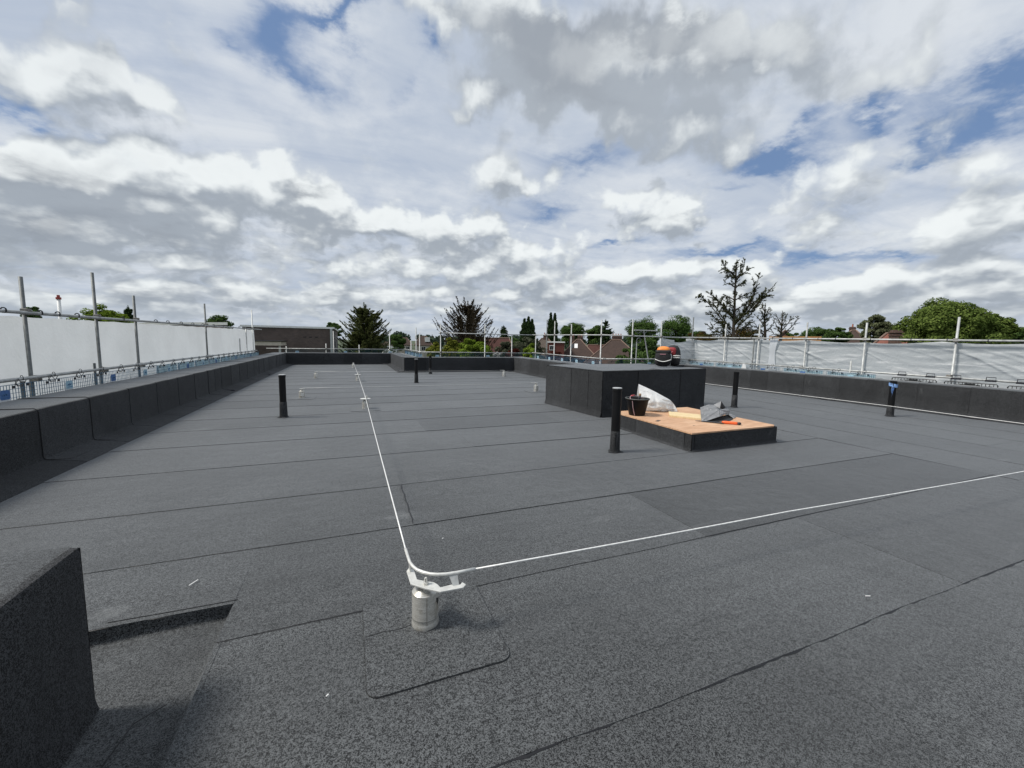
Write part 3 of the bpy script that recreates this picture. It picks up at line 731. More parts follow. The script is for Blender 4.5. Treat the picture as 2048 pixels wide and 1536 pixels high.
mb = MB(); P = [pw_(x, y, z) for z in (.252, .272) for x, y in ((-.012, -.012), (1.66, -.012), (1.735, .04), (1.75, 1.81), (-.012, 1.81))]
mb.add(P, [(4, 3, 2, 1, 0), (5, 6, 7, 8, 9)] + [(i, (i + 1) % 5, 5 + (i + 1) % 5, 5 + i) for i in range(5)])
mb.build('plywood_sheet', M['ply'], pl)
MB().box(4.50, 4.62, 5.05, 5.10, .2721, .2735, rot=.5).build('knot_mark', M['bitumen'], pl)
MB().box(4.82, 4.85, 4.60, 4.62, .2721, .2735).build('knot_mark', M['bitumen'], pl)

# ------------------------------------------------------------------ vent pipes
def vent(x, y, h, sleeve, label, rim=True, holes=False, r=.057):
    T = thing('vent_pipe', label, 'vent pipe', (x, y, 0), 'black soil vent pipes on the roof')
    m = MB(); m.lathe([(.095, .0085), (.090, .0115), (.074, .018), (.069, .045), (.067, .10), (.0625, sleeve), (.0585, sleeve + .004)], (x, y), 28)
    for i in range(28 * 2): # uneven torch-on apron
        vx, vy, vz = m.v[i]; a = math.atan2(vy - y, vx - x); k = 1 + .18 * math.sin(a * 3 + x) + .1 * math.sin(a * 5 + y)
        m.v[i] = (x + (vx - x) * k, y + (vy - y) * k, vz)
    m.build('felt_collar', M['felt_shaded'], T, angle=50)
    m = MB(); m.lathe([(r, sleeve - .02), (r, h - .04), (r + .004, h - .036), (r + .004, h), (r - .004, h), (r - .005, h - .05)], (x, y), 28); m.build('pipe', M['black_plastic'], T, angle=40)
    if rim:
        m = MB(); m.lathe([(r + .002, h + .001), (r + .003, h + .010), (r - .004, h + .012)], (x, y), 28); m.build('cut_rim', simple('grey_cut_rim', (.42, .43, .43), .5), T)
    s = MB(); s.tube([(x + .0685 * math.cos(-2.2), y + .0685 * math.sin(-2.2), z) for z in (.03, .15, sleeve - .01)], .003, 5); s.build('bitumen_seam', M['bitumen'], T)
    if holes:
        m = MB(); m.lathe([(.012, 0), (.012, .004)], (0, 0), 12)
        d = Vector((-x, -y, 0)).normalized(); m.v = [(x + d.x * (r + .003) + (-d.y) * a, y + d.y * (r + .003) + d.x * a, h - .10 + b) for a, b, c in m.v]
        m.build('pale_plug', M['white_plastic'], T)
    return T
vent(-1.18, 8.58, .80, .295, 'black vent pipe standing nearest the long left parapet')
vent(3.37, 4.56, .885, .30, 'black vent pipe in front of the plywood topped plinth', r=.061)
vent(2.13, 14.26, .825, .30, 'black vent pipe with a pale rim near the far step corner')
vent(3.29, 17.93, .80, .25, 'black vent pipe with a pale plug against the far parapet', rim=False, holes=True)
vent(8.59, 7.01, .86, .30, 'black vent pipe to the right of the big felt box', rim=False)
vent(10.96, 5.08, .78, .235, 'black vent pipe wearing a blue rag at the right edge', rim=False)
# rag
T = tag(MB().grid(lambda u, v: (10.96 + (.068 + .012 * math.sin(u * 19)) * math.cos(2 * PI * u), 5.08 + (.068 + .012 * math.sin(u * 19)) * math.sin(2 * PI * u), .665 + .07 * v + .02 * math.sin(u * 6.3)), 40, 3)
        .grid(lambda u, v: (10.86 - .06 * u - .02 * math.sin(v * 7), 5.03 - .02 * v, .70 - .05 * u - .17 * v * (.4 + u)), 6, 8)
        .build('blue_rag', simple('blue_plastic_rag', (.16, .28, .52), .5, var=.5, vscale=18), smooth=True), 'blue and white rag tied round the top of the vent pipe', 'rag')

# ------------------------------------------------------------------ anchor posts with cable
def post_body(T, x, y, h, r):
    m = MB(); m.lathe([(r * 1.04, .008), (r * 1.03, .03), (r, .034), (r, h * .30), (r * 1.015, h * .31), (r * 1.0, h * .33), (r, h - .004), (r * .98, h), (r * .35, h + .028), (0.012, h + .034)], (x, y), 36)
    m.build('post_body', M['steel'], T, angle=35)
    m = MB(); d = Vector((-x, -y, 0)).normalized(); a0 = math.atan2(d.y, d.x) + .12
    m.tube([(x + (r + .0005) * math.cos(a0), y + (r + .0005) * math.sin(a0), z) for z in (.035, h - .004)], .0018, 4); m.build('weld_seam', M['coupler'], T)
    m = MB()
    for k in range(15):
        a = -2.6 + 2.2 * k / 14; m.v += [(x + r * 1.13 * math.cos(a), y + r * 1.13 * math.sin(a), .012), (x + r * 1.2 * math.cos(a), y + r * 1.2 * math.sin(a), .010), ]
    m.f = [(2 * i, 2 * i + 1, 2 * i + 3, 2 * i + 2) for i in range(14)]; m.build('bitumen_bead', M['bitumen'], T)

def anchor(x, y, h, label, kind):
    T = thing('anchor_post', label, 'anchor post', (x, y, 0), 'steel fall arrest anchor posts')
    post_body(T, x, y, h - .045, .068)
    if kind == 'mid':
        MB().lathe([(.02, h - .02), (.105, h + .002), (.105, h + .010), (.02, h + .012)], (x, y), 28).build('cable_plate', M['zinc_plate'], T, angle=40)
        MB().lathe([(.011, h), (.011, h + .06), (.006, h + .064)], (x + .03, y + .04), 10).build('bolt', M['steel'], T)
        MB().tube([(x, y - .10, .262), (x, y + .10, .262)], .011, 10).build('cable_sleeve', M['zinc_plate'], T)
    else:
        sx = kind
        MB().lathe([(.02, h - .03), (.034, h - .02), (.034, h + .01), (.02, h + .014)], (x, y), 18).build('swivel_neck', M['steel'], T, angle=40)
        MB().box(x - .05, x + .05, y - .018, y + .018, h + .012, h + .026).build('shackle_plate', M['zinc_plate'], T)
        MB().tube([(x + .02 * sx, y, h + .03), (x + .18 * sx, y, h + .033)], .008, 10).build('cable_tensioner', M['zinc_plate'], T)
    return T

T = thing('anchor_post', 'nearest anchor post with forked bracket on a square felt patch', 'anchor post', (.34, 2.03, 0), 'steel fall arrest anchor posts')
post_body(T, .34, 2.03, .19, .068)
poly = [(0.265, 2.025), (0.328, 1.961), (0.396, 1.906), (0.513, 1.902), (0.532, 1.923), (0.518, 1.949), (0.505, 1.932), (0.467, 1.935), (0.464, 1.947), (0.403, 1.943), (0.394, 1.973), (0.381, 1.997), (0.339, 2.026), (0.302, 2.054), (0.3, 2.15), (0.277, 2.179), (0.261, 2.154)]
MB().prism(poly, .236, .244).build('forked_bracket', M['zinc_plate'], T, bevel=.0012)
MB().lathe([(.016, .205), (.016, .236)], (.34, 2.0), 14).build('bolt', M['steel'], T)
MB().lathe([(.014, .244), (.014, .256), (.008, .258), (.008, .278), (.005, .281)], (.338, 1.995), 8).build('bolt', M['steel'], T)
MB().box(0.275, 0.283, 2.134, 2.166, .238, .292).build('guide_leg', M['zinc_plate'], T)
m = MB(); m.add([(0.466, 1.931, 0.244), (0.497, 1.929, 0.244), (0.497, 1.965, 0.288), (0.45199999999999996, 1.9709999999999999, 0.288), (0.466, 1.935, 0.242), (0.497, 1.933, 0.242), (0.497, 1.9689999999999999, 0.286), (0.45199999999999996, 1.9749999999999999, 0.286)],
      [(0, 1, 2, 3), (7, 6, 5, 4), (0, 1, 5, 4), (1, 2, 6, 5), (2, 3, 7, 6), (3, 0, 4, 7)]); m.build('guide_leg', M['galv'], T)
bend = [(0.275, 2.306, 0.29), (0.277, 2.212, 0.29), (0.279, 2.15, 0.29), (0.289, 2.105, 0.29), (0.304, 2.066, 0.29), (0.33, 2.032, 0.29), (0.361, 2.004, 0.29), (0.397, 1.985, 0.29), (0.439, 1.973, 0.29), (0.498, 1.968, 0.29), (0.594, 1.968, 0.29)]
MB().tube(bend, .0085, 12).build('cable_guide_tube', M['zinc_plate'], T, smooth=True)
q = MB()
for k in range(6):
    a = -.75 + .09 * k; q.v += [(.34 + .0687 * math.cos(a), 2.03 + .0687 * math.sin(a), .165 - .004 * k), (.34 + .0687 * math.cos(a), 2.03 + .0687 * math.sin(a), .142 - .008 * k)]
q.f = [(2 * i, 2 * i + 1, 2 * i + 3, 2 * i + 2) for i in range(5)]; q.build('tape_scrap', M['bitumen'], T)

anchor(.29, 9.18, .215, 'anchor post with a flat disc, second along the long cable', 'mid')
anchor(.25, 15.4, .22, 'anchor post with a flat disc, third along the long cable', 'mid')
anchor(.16, 22.3, .235, 'farthest anchor post of the long cable by the far parapet', -.01)
anchor(-1.13, 11.27, .215, 'anchor post at the left end of the nearer cross cable', 1)
anchor(5.21, 11.05, .235, 'anchor post at the right end of the nearer cross cable', -1)
anchor(-1.18, 16.64, .225, 'anchor post at the left end of the farther cross cable', 1)
anchor(6.08, 16.13, .235, 'anchor post at the right end of the farther cross cable', -1)
anchor(10.62, 1.72, .22, 'corner anchor post out beyond the right hand frame edge', -1)
anchor(10.60, 11.4, .22, 'anchor post hidden behind the felt box on the right cable', 1)

def cable(pts, r, label, sag=.0):
    P = []
    for a, b in zip(pts[:-1], pts[1:]):
        n = 10
        for k in range(n):
            t = k / n; P.append(tuple(a[i] + (b[i] - a[i]) * t - (sag * 4 * t * (1 - t) if i == 2 else 0) for i in range(3)))
    P.append(pts[-1])
    o = MB().tube(P, r, 6).build('safety_cable', M['cable'], smooth=True)
    tag(o, label, 'cable', 'steel cables strung between anchor posts')
cable([(0.275, 2.306, .290), (.29, 9.18, .262), (.25, 15.4, .264), (.16, 22.3, .272)], .0050, 'long steel cable running away from the nearest post', .012)
cable([(0.594, 1.968, .290), (3.0, 1.935, .272), (6.42, 1.81, .26), (10.5, 1.72, .26)], .0048, 'steel cable crossing the lower right of the roof', .004)
cable([(-.95, 11.27, .248), (5.0, 11.05, .262)], .0030, 'nearer thin cable crossing in front of the far pipes', .01)
cable([(-1.0, 16.64, .258), (5.88, 16.13, .262)], .0032, 'farther thin cable crossing near the far parapet', .01)
cable([(10.62, 1.82, .25), (10.78, 5.0, .25), (10.60, 11.3, .25)], .0052, 'bright cable running along the right hand parapet', .004)

# ------------------------------------------------------------------ scaffolding
def scaffold(label, standards, rails, couplers, clips=()):
    T = thing('scaffolding', label, 'scaffolding', (standards[0][0], standards[0][1], -7))
    for x, y, z0, z1, lean in standards:
        MB().tube([(x, y, z0), (x + lean[0], y + lean[1], z1)], .0242, 10).build('standard', M['galv_dark'] if lean[2] else M['galv'], T, smooth=True)
    for p in rails: MB().tube(p, .0242, 10).build('ledger', M['galv'], T, smooth=True)
    for x, y, z in couplers:
        MB().box(x - .04, x + .045, y - .05, y + .04, z - .045, z + .045).build('coupler', M['coupler'], T, bevel=.01)
    for p in clips:
        MB().tube([(p[0] + .03 * math.cos(a), p[1], p[2] + .034 * math.sin(a)) for a in [2 * PI * k / 10 for k in range(11)]] if p[3] == 'y' else
                  [(p[0], p[1] + .03 * math.cos(a), p[2] + .034 * math.sin(a)) for a in [2 * PI * k / 10 for k in range(11)]], .009, 5).build('cable_tie', M['black_rubber'], T)
    return T
XL = -4.35
lst = [(XL, 5.2, -7, 2.3, (0, 0, 1)), (XL, 8.12, -7, 2.30, (0, 0, 1)), (XL, 9.92, -7, 2.62, (0, 0, 1)), (XL, 11.42, -7, 2.35, (0, 0, 1)), (XL, 16.15, -7, 2.545, (0, 0, 1)), (XL, 23.1, -7, 2.79, (0, 0, 0)),
       (XL, 20.5, -7, 1.42, (0, 0, 0)), (XL, 21.75, -7, 1.90, (0, 0, 0)), (XL - .09, 8.1, -7, .80, (0, 0, 1)), (XL - .1, 9.95, -7, .96, (0, 0, 1))]
clips = [(XL + .05, y, 1.80 + (y - 7.5) * .0070, 'y') for y in (7.65, 8.35, 8.75, 9.25, 10.75, 12.3, 13.0, 13.9, 14.8, 15.7, 16.8, 17.9, 19.2, 20.3, 21.5, 22.6)]
scaffold('scaffold tubes with white sheeting along the left side of the roof', lst,
         [[(XL + .05, 4.0, 1.765), (XL + .05, 12, 1.81), (XL + .05, 25.0, 1.885)], [(-4.17, 3.5, .885), (-4.17, 11.3, .868)], [(-4.19, 11.0, .875), (-4.19, 23.0, .845)]],
         [(XL + .02, y, 1.80 + (y - 7.5) * .007) for y in (8.12, 9.92, 11.42, 16.15, 23.1)] + [(-4.29, y, .84) for y in (8.12, 9.92, 11.42, 16.15)], clips)
scaffold('low scaffold rail outside the far parapet', [(-3.4, 26.75, -7, 1.0, (0, 0, 0)), (-1.3, 26.75, -7, 1.17, (0, 0, 0)), (-.88, 26.8, -7, 1.93, (0, 0, 0)), (.55, 26.75, -7, 1.13, (0, 0, 0)), (2.36, 26.8, -7, 1.92, (0, 0, 0))],
         [[(-4.4, 26.72, .86), (3.4, 26.72, .86)]], [(-1.3, 26.72, .86), (2.36, 26.72, .86)])
scaffold('tall scaffold tubes and rails behind the far stepped parapet',
         [(3.3, 24.0, -7, 1.45, (0, 0, 0)), (3.35, 22.4, -7, 2.15, (0, 0, 0)), (3.3, 20.9, -7, 1.85, (0, 0, 0)), (4.2, 20.1, -7, 2.30, (0, 0, 0)), (6.50, 20.1, -7, 2.35, (0, 0, 0)), (8.0, 20.1, -7, 1.78, (0, 0, 0)),
          (9.25, 18.5, -7, 2.60, (0, 0, 1)), (9.22, 17.6, -7, 2.50, (0, 0, 0)), (9.22, 16.0, -7, 2.31, (0, 0, 0)), (9.28, 13.75, -7, 2.40, (0, 0, 0)), (9.25, 19.8, -7, 1.8, (0, 0, 0)),
          (10.55, 13.45, -7, 2.46, (0, 0, 0)), (12.0, 13.45, -7, 2.42, (0, 0, 0))],
         [[(4.1, 20.08, 1.845), (9.5, 20.08, 1.85)], [(9.22, 20.2, 1.86), (9.22, 13.5, 1.80)], [(9.1, 13.42, 1.80), (13.9, 13.42, 1.77)], [(3.1, 20.05, .90), (9.35, 20.05, .875)], [(9.2, 20.1, .90), (9.2, 13.3, .875)],
          [(9.1, 13.38, .875), (13.9, 13.38, .86)], [(3.28, 27.0, .88), (3.28, 19.9, .90)]],
         [(4.2, 20.08, 1.845), (6.5, 20.08, 1.845), (9.22, 18.5, 1.85), (9.22, 17.6, 1.84), (9.22, 16, 1.83), (9.22, 13.6, 1.80), (10.55, 13.42, 1.80), (12.0, 13.42, 1.79), (4.2, 20.05, .9), (9.2, 13.4, .88), (10.55, 13.4, .87), (9.2, 18.5, .89)])
XR = 13.80
clr = [(XR - .05, y, 1.655 + y * .0105, 'y') for y in (12.6, 11.7, 11.2, 10.7, 9.9, 9.2, 8.4, 7.9, 7.0, 6.1, 5.4, 4.7, 4.0)]
scaffold('scaffold tubes carrying wrinkled sheeting along the right side of the roof',
         [(XR, 5.26, -7, 2.27, (0, 0, 0)), (XR, 7.16, -7, 2.20, (0, 0, 0)), (XR, 8.80, -7, 2.27, (0, 0, 0)), (XR, 10.45, -7, 2.26, (0, 0, 0)), (XR - .02, 10.62, -7, 1.80, (0, 0, 1)), (XR, 11.88, -7, 2.31, (0, 0, 0)), (XR, 13.55, -7, 2.66, (0, 0, 1)), (XR, 3.2, -7, 2.3, (0, 0, 0)), (XR - .2, 7.35, -7, 1.10, (0, 0, 0))],
         [[(XR - .05, 14.1, 1.80), (XR - .05, 9, 1.745), (XR - .05, 1.0, 1.66)], [(13.60, 14.0, .845), (13.60, 1.0, .775)]],
         [(XR - .03, y, 1.655 + y * .0105) for y in (5.26, 7.16, 8.8, 10.45, 11.88, 13.5)] + [(13.66, y, .82) for y in (5.26, 8.8, 13.5)], clr)

# hoist frame standing on the front rail behind the felt box
T = thing('hoist_frame', 'small gantry of thin tubes standing left of the rucksacks', 'hoist', (11.0, 13.6, -7))
MB().tube([(10.75, 13.6, 2.03), (11.85, 13.6, 2.03)], .022, 8).build('cross_bar', M['galv'], T)
MB().tube([(10.88, 13.62, -7), (10.92, 13.62, 1.62)], .02, 8).build('leg', M['galv'], T)
MB().tube([(11.62, 13.62, .55), (11.22, 13.6, 2.02)], .024, 8).build('leg', M['galv'], T)
MB().tube([(10.8, 13.6, 2.0), (10.95, 13.6, 1.9), (11.1, 13.6, 1.98), (11.25, 13.6, 1.88), (11.4, 13.6, 2.0)], .015, 6).build('bracket', M['galv_dark'], T)
MB().tube([(11.0 + .1 * math.cos(a), 13.6, 1.62 + .1 * math.sin(a)) for a in [2 * PI * k / 14 for k in range(15)]], .02, 6).build('pulley_wheel', M['galv_dark'], T)

# ------------------------------------------------------------------ sheeting
def left_sheet(u, v):
    y = 2.5 + 21.4 * u; z = (1.735 + (y - 7.5) * .0072) * (1 - v) + (-1.6) * v
    sc = .012 * abs(math.sin(y * PI / .9)) * (1 - v * 3 if v < .33 else 0)
    return (-4.46 + .02 * math.sin(y * 2.1 + v * 3) * v + .012 * math.sin(y * 5.3 + v * 2), y + (.10 * math.sin(v * 4) if u > .995 else 0), z - sc)
o = MB().grid(left_sheet, 300, 18).build('debris_sheet', M['sheet_left'], smooth=True)
tag(o, 'smooth white sheeting stretched between the tubes on the left', 'sheeting')
rs_ = random.Random(5)
folds = [(rs_.uniform(-1, 14), rs_.uniform(.15, .55), rs_.uniform(.5, 1.0), rs_.uniform(.004, .012), rs_.uniform(.02, .05)) for _ in range(60)]
def fold_h(s, z):
    h = 0
    for s0, sl, ln, am, wd in folds:
        # ridges falling away from the tie points
        d = s - s0
        if 0 < d < 2.6 * ln:
            zc = 1.66 - d * sl * (1 + .15 * d); q = (z - zc) / wd
            if abs(q) < 3: h += am * math.exp(-q * q) * math.sin(PI * d / (2.6 * ln))
    h += .0035 * math.sin(z * 34 + math.sin(s * 1.7) * 3) * (.4 + .6 * math.sin(s * .9) ** 2)
    return h
def right_sheet(u, v):
    y = 14.0 - 12.8 * u; s = 14 - y
    top = 1.62 + y * .0105 - .05 * (abs(math.sin((y - .6) * PI / 1.65)) ** .8) - .05 * max(0, math.sin(y * 1.1)) ** 2
    bot = .42; z = top * (1 - v) + bot * v
    return (13.90 - fold_h(s, z) * 1.5 - .035 * math.sin(y * 1.9 + v * 2.5) * v, y, z)
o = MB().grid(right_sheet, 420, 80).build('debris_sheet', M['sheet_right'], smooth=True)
tag(o, 'wrinkled white sheeting hung along the right scaffold', 'sheeting')
def corner_sheet(u, v):
    x = 12.02 + 1.85 * u; top = 1.72 - .13 * math.sin(u * PI) ** 2 * (1 if u > .4 else .3) - .05 * u
    return (x, 13.50 + fold_h(x * 1.2 - 12, 1.6 - v) * 1.5, top * (1 - v) + .45 * v)
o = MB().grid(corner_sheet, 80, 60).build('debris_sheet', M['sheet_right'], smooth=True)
tag(o, 'short sagging piece of sheeting just right of the rucksacks', 'sheeting')
strip = MB().grid(lambda u, v: (13.84 - .01 * math.sin(v * 9) - .01 * u, 10.10 - .33 * u * (1 - .35 * math.sin(v * PI)) - .05, 1.75 - 1.1 * v), 6, 20).build('hanging_strip', M['sheet_left'], smooth=True)
tag(strip, 'narrow doubled strip of pale sheeting beside the paired tubes', 'sheeting')
tag(MB().grid(lambda u, v: (13.52 - .05 * math.sin(u * PI), 10.75 + .22 * (u - .5) * (1 - .5 * v), .62 + .2 * v), 8, 8).build('white_bag', M['sack'], smooth=True), 'small white bag hooked on the right rail near the paired tubes', 'bag')

# ------------------------------------------------------------------ edge guards hung on the lower rails
def make_guard(kind, plate, backing=False, W=1.28):
    """origin on the rail line at its left end; hangs down in z, runs along +x"""
    mat = {'blue': M['guard_blue'], 'teal': M['guard_teal'], 'black': M['guard_black']}[kind]
    T = thing('edge_guard', 'mesh guard', 'edge guard')
    f = MB()
    if kind == 'black':
        W = .95; r = .011
        f.tube([(.03, 0, -.55), (.03, 0, -.13), (.05, 0, -.10), (W - .05, 0, -.10), (W - .03, 0, -.13), (W - .03, 0, -.55), (.03, 0, -.55)], r, 6); f.build('frame', mat, T)
        b = MB()
        for k in range(1, 14):
            x = .03 + (W - .06) * k / 14; b.box(x - .005, x + .005, -.004, .004, -.55, -.10)
        b.build('wire_mesh', mat, T)
        MB().box(.38, .56, -.010, .006, -.20, -.115).build('centre_plate', mat, T)
        for x0 in (.30, .57): MB().box(x0, x0 + .07, -.010, .006, -.185, -.14).build('side_plate', mat, T)
        for xx in (.16, W - .22):
            h = MB(); h.tube([(xx, -.012, -.02), (xx, -.012, .055), (xx + .15, -.012, .055), (xx + .15, -.012, -.02), (xx, -.012, -.02)], .009, 5)
            h.box(xx - .01, xx + .16, -.045, -.005, -.045, -.005); h.build('rail_hook', M['black_rubber'], T)
            MB().box(xx + .04, xx + .11, -.014, .004, -.20, -.15).build('clip', M['black_rubber'], T)
        return T
    f.tube([(.01, 0, -.52), (.01, 0, -.075), (W - .01, 0, -.075), (W - .01, 0, -.52), (.01, 0, -.52)], .005, 5)
    f.build('frame', mat, T)
    b = MB(); n = 25
    for k in range(1, n):
        x = .01 + (W - .02) * k / n; b.box(x - .0032, x + .0032, -.002, .002, -.52, -.075)
    for z in (-.135, -.19, -.25, -.32): b.box(.01, W - .01, .002, .006, z - .0028, z + .0028)
    b.build('wire_mesh', mat, T)
    for xx in (.22, W - .40):
        h = MB(); h.tube([(xx + .042 * math.cos(a), -.03 + .02 * math.sin(2 * a), -.045 + .045 * math.sin(a)) for a in [2 * PI * k / 12 for k in range(13)]], .0042, 5)
        h.tube([(xx + .12 + .03 * math.cos(a), .0 + .032 * math.cos(a), .0 + .034 * math.sin(a)) for a in [2 * PI * k / 12 for k in range(13)]], .0042, 5)
        h.tube([(xx - .04, -.02, -.03), (xx + .01, -.01, -.10), (xx + .10, -.01, -.11), (xx + .14, -.03, -.03)], .0045, 5)
        h.box(xx - .07, xx - .035, -.012, .002, -.125, -.09); h.box(xx + .19, xx + .225, -.012, .002, -.115, -.08)
        h.build('rail_hook', M['black_rubber'], T)
    if plate:
        cx_ = W * .52; ov = [(cx_ + .085 * max(-1, min(1, 1.25 * math.cos(a))), -.195 + .062 * max(-1, min(1, 1.25 * math.sin(a)))) for a in [2 * PI * k / 20 for k in range(20)]]
        p = MB().box(cx_ - .092, cx_ + .092, -.007, .0, -.275, -.15).build('label_plate', M['plate_white'], T)
        g = MB(); g.add([(x, -.0095, z) for x, z in ov] + [(x, -.0072, z) for x, z in ov], [tuple(range(20)), tuple(reversed(range(20, 40)))] + [(i, (i + 1) % 20, 20 + (i + 1) % 20, 20 + i) for i in range(20)])
        o1 = g.build('label_oval', M[plate], T); g = MB()
        g.tube([(cx_ - .05, -.0105, -.205), (cx_ - .03, -.0105, -.180), (cx_ - .015, -.0105, -.205), (cx_ + .005, -.0105, -.175), (cx_ + .02, -.0105, -.20), (cx_ + .05, -.0105, -.178)], .006, 4)
        g.box(cx_ - .06, cx_ + .06, -.0115, -.0096, -.232, -.224); g.build('label_mark', M['plate_ink'], o1, loc=(0, 0, 0))
    if backing:
        MB().grid(lambda u, v: (.03 + (W - .06) * u, .012 + .006 * math.sin(u * 20 + v * 4), -.09 - .42 * v + .012 * math.sin(u * 14)), 30, 4).build('backing_film', M['backing'], T, smooth=True)
        for xx in (.08, W * .33, W * .74): MB().box(xx, xx + .05, .018, .022, -.5, -.085).build('film_strip', M['white_plastic'] if xx > .1 else M['guard_blue'], T)
    return T

def run_guards(variants, p0, dirv, n, step, grp, lab, zf):
    """hang n guards from p0 along dirv; variants: list of (kind, plate, backing) used in turn"""
    rz = math.atan2(dirv[1], dirv[0]); pr = {}
    for i in range(n):
        v = variants[i % len(variants)]
        if v not in pr: pr[v] = (make_guard(*v), [False])
        o, used = pr[v]
        x = p0[0] + dirv[0] * step * i; y = p0[1] + dirv[1] * step * i
        place(o, used, (x, y, zf(x, y)), rz, lab % ORD[i], grp)

vb = [('blue', 'plate_pale', False), ('blue', 'plate_blue', False)]
run_guards(vb, (-4.17, 5.3), (0, 1), 5, 1.31, 'blue mesh guards along the left rail', 'bare blue guard with oval label, %s from the near end of left rail', lambda x, y: .90 - .0018 * y)
run_guards([('blue', 'plate_pale', True), ('blue', 'plate_blue', True)], (-4.19, 11.85), (0, 1), 9, 1.29, 'film backed guards along the left rail', 'pale film backed mesh guard, %s after the bare ones on the left rail', lambda x, y: .89 - .002 * y)
vt = [('teal', 'plate_pale', False), ('teal', None, False)]
run_guards(vt, (-3.5, 26.66), (1, 0), 5, 1.30, 'dark teal guards on the farthest rail', 'dark teal mesh guard, %s from the left on the farthest rail', lambda x, y: .87)
run_guards([('blue', 'plate_blue', True), ('blue', 'plate_pale', True)], (3.22, 26.2), (0, -1), 5, 1.29, 'light blue guards beside the far step', 'light blue film backed guard, %s from the far end beside the step', lambda x, y: .90)
run_guards(vt, (3.35, 20.0), (1, 0), 4, 1.31, 'teal guards behind the far stepped parapet', 'teal mesh guard with yellow shrubs behind, %s from the left', lambda x, y: .90)
run_guards([('blue', 'plate_pale', False)], (9.14, 19.9), (0, -1), 5, 1.30, 'blue guards left of the felt box', 'blue mesh guard with pale label, %s from the far corner left of the felt box', lambda x, y: .885)
run_guards([('teal', None, False), ('teal', 'plate_pale', False), ('teal', 'plate_pale', False)], (9.35, 13.34), (1, 0), 3, 1.35, 'guards seen over the top of the felt box', 'dark mesh guard seen over the felt box, %s from the left', lambda x, y: .87)
run_guards([('blue', 'plate_blue', True), ('blue', 'plate_pale', True), ('blue', 'plate_blue', False)], (13.55, 13.4), (0, -1), 5, 1.36, 'blue guards along the right rail', 'pale blue mesh guard under the wrinkled sheeting, %s from the far corner', lambda x, y: .785 + .0045 * y)
run_guards([('black', None, False)], (13.55, 6.35), (0, -1), 4, 1.04, 'black barred guards at the right edge', 'black barred guard with a solid centre plate, %s from the vent pipe with the rag', lambda x, y: .785 + .0045 * y)

# ------------------------------------------------------------------ things on the plinth
Z = .2725
# bucket
T = thing('bucket', 'black builders bucket with a pink wire handle on the plywood', 'bucket', (4.58, 5.62, Z))
c = (4.58, 5.62)
MB().lathe([(.128, Z), (.133, Z + .006), (.183, Z + .262), (.194, Z + .268), (.202, Z + .276), (.202, Z + .288), (.192, Z + .291), (.178, Z + .275), (.126, Z + .03), (.0, Z + .028)], c, 36).build('bucket_body', M['black_plastic'], T, angle=40)
MB().tube([(c[0] + .197 * math.cos(a), c[1] + .197 * math.sin(a), Z + .289) for a in [2 * PI * k / 36 for k in range(37)]], .0075, 6).build('rim', simple('dusty_grey_rim', (.10, .105, .10), .6), T)
pink = simple('pink_handle', (.50, .07, .08), .45); wire = simple('pale_pink_wire', (.40, .26, .27), .5)
MB().tube([(c[0] - .19 + .02, c[1] - .05, Z + .265), (c[0] - .16, c[1], Z + .31), (c[0] - .10, c[1] + .05, Z + .325), (c[0] + .02, c[1] + .11, Z + .325), (c[0] + .12, c[1] + .12, Z + .30), (c[0] + .17, c[1] + .06, Z + .268)], .006, 6).build('wire_handle', wire, T, smooth=True)
MB().tube([(c[0] - .09, c[1] + .055, Z + .325), (c[0] + .01, c[1] + .105, Z + .325)], .014, 8).build('handle_grip', pink, T, smooth=True)
MB().tube([(c[0] - .178, c[1] - .09, Z + .262), (c[0] - .160, c[1] - .09, Z + .15), (c[0] - .115, c[1] - .085, Z + .012)], .006, 5).build('side_cord', wire, T)
o_ = MB().tube([(4.60, 5.63, Z + .2), (4.612, 5.60, Z + .345)], [.020, .020], 8); tg = o_.build('tool_handle', M['black_rubber'], smooth=True)
tag(tg, 'dark tool handle with a tan end sticking out of the black bucket', 'tool')
MB().lathe([(.021, Z + .340), (.022, Z + .362), (.014, Z + .372)], (4.612, 5.60), 10).build('handle_end', simple('worn_tan_wood', (.34, .22, .12), .6), tg, loc=(0, 0, 0))

# white woven sack slumped over
def sack(u, v):
    # u along the length from the upright mouth (left) to the rounded end (right)
    x = .72 * u; top = (.49 - .30 * u - .06 * u * u) * (1 - max(0, (u - .80) / .205) ** 2) ** .5 if u < 1 else .001
    wdt = .02 + .15 * math.sin(min(1, u * 1.05 + .10) * PI) ** .8
    a = 2 * PI * v; cs, sn = math.cos(a), math.sin(a); zz = top * (.5 + .5 * math.copysign(abs(sn) ** .8, sn)); y = wdt * cs * (1 - .55 * max(0, sn)) + .03 * sn * u
    q = Vector((x * 5.5, 1.6 * cs, 2.0 * sn))
    n = .030 * (.45 - abs(mnoise.noise(q))) * 2 * (.5 + u) + .016 * (.35 - abs(mnoise.noise(q * 2.7 + Vector((3, 1, 7))))) + .006 * mnoise.noise(q * 7)
    k = min(1, u * 6 + .15) * min(1, (1 - u) * 7 + .1) * (1 - .75 * abs(sn) ** 4)
    return x + n * .2 * k, y + n * k, max(.003, zz + n * k * .45)
mb = MB(); ang = math.radians(-24); ox, oy = 4.885, 5.985
def sack_w(u, v):
    x, y, z = sack(u, v); return (ox + x * math.cos(ang) - y * math.sin(ang), oy + x * math.sin(ang) + y * math.cos(ang), Z + z)
mb.grid(sack_w, 90, 80); 
sk = mb.build('white_sack', M['sack'], smooth=True)
tag(sk, 'crumpled white woven sack slumped behind the bucket', 'sack')
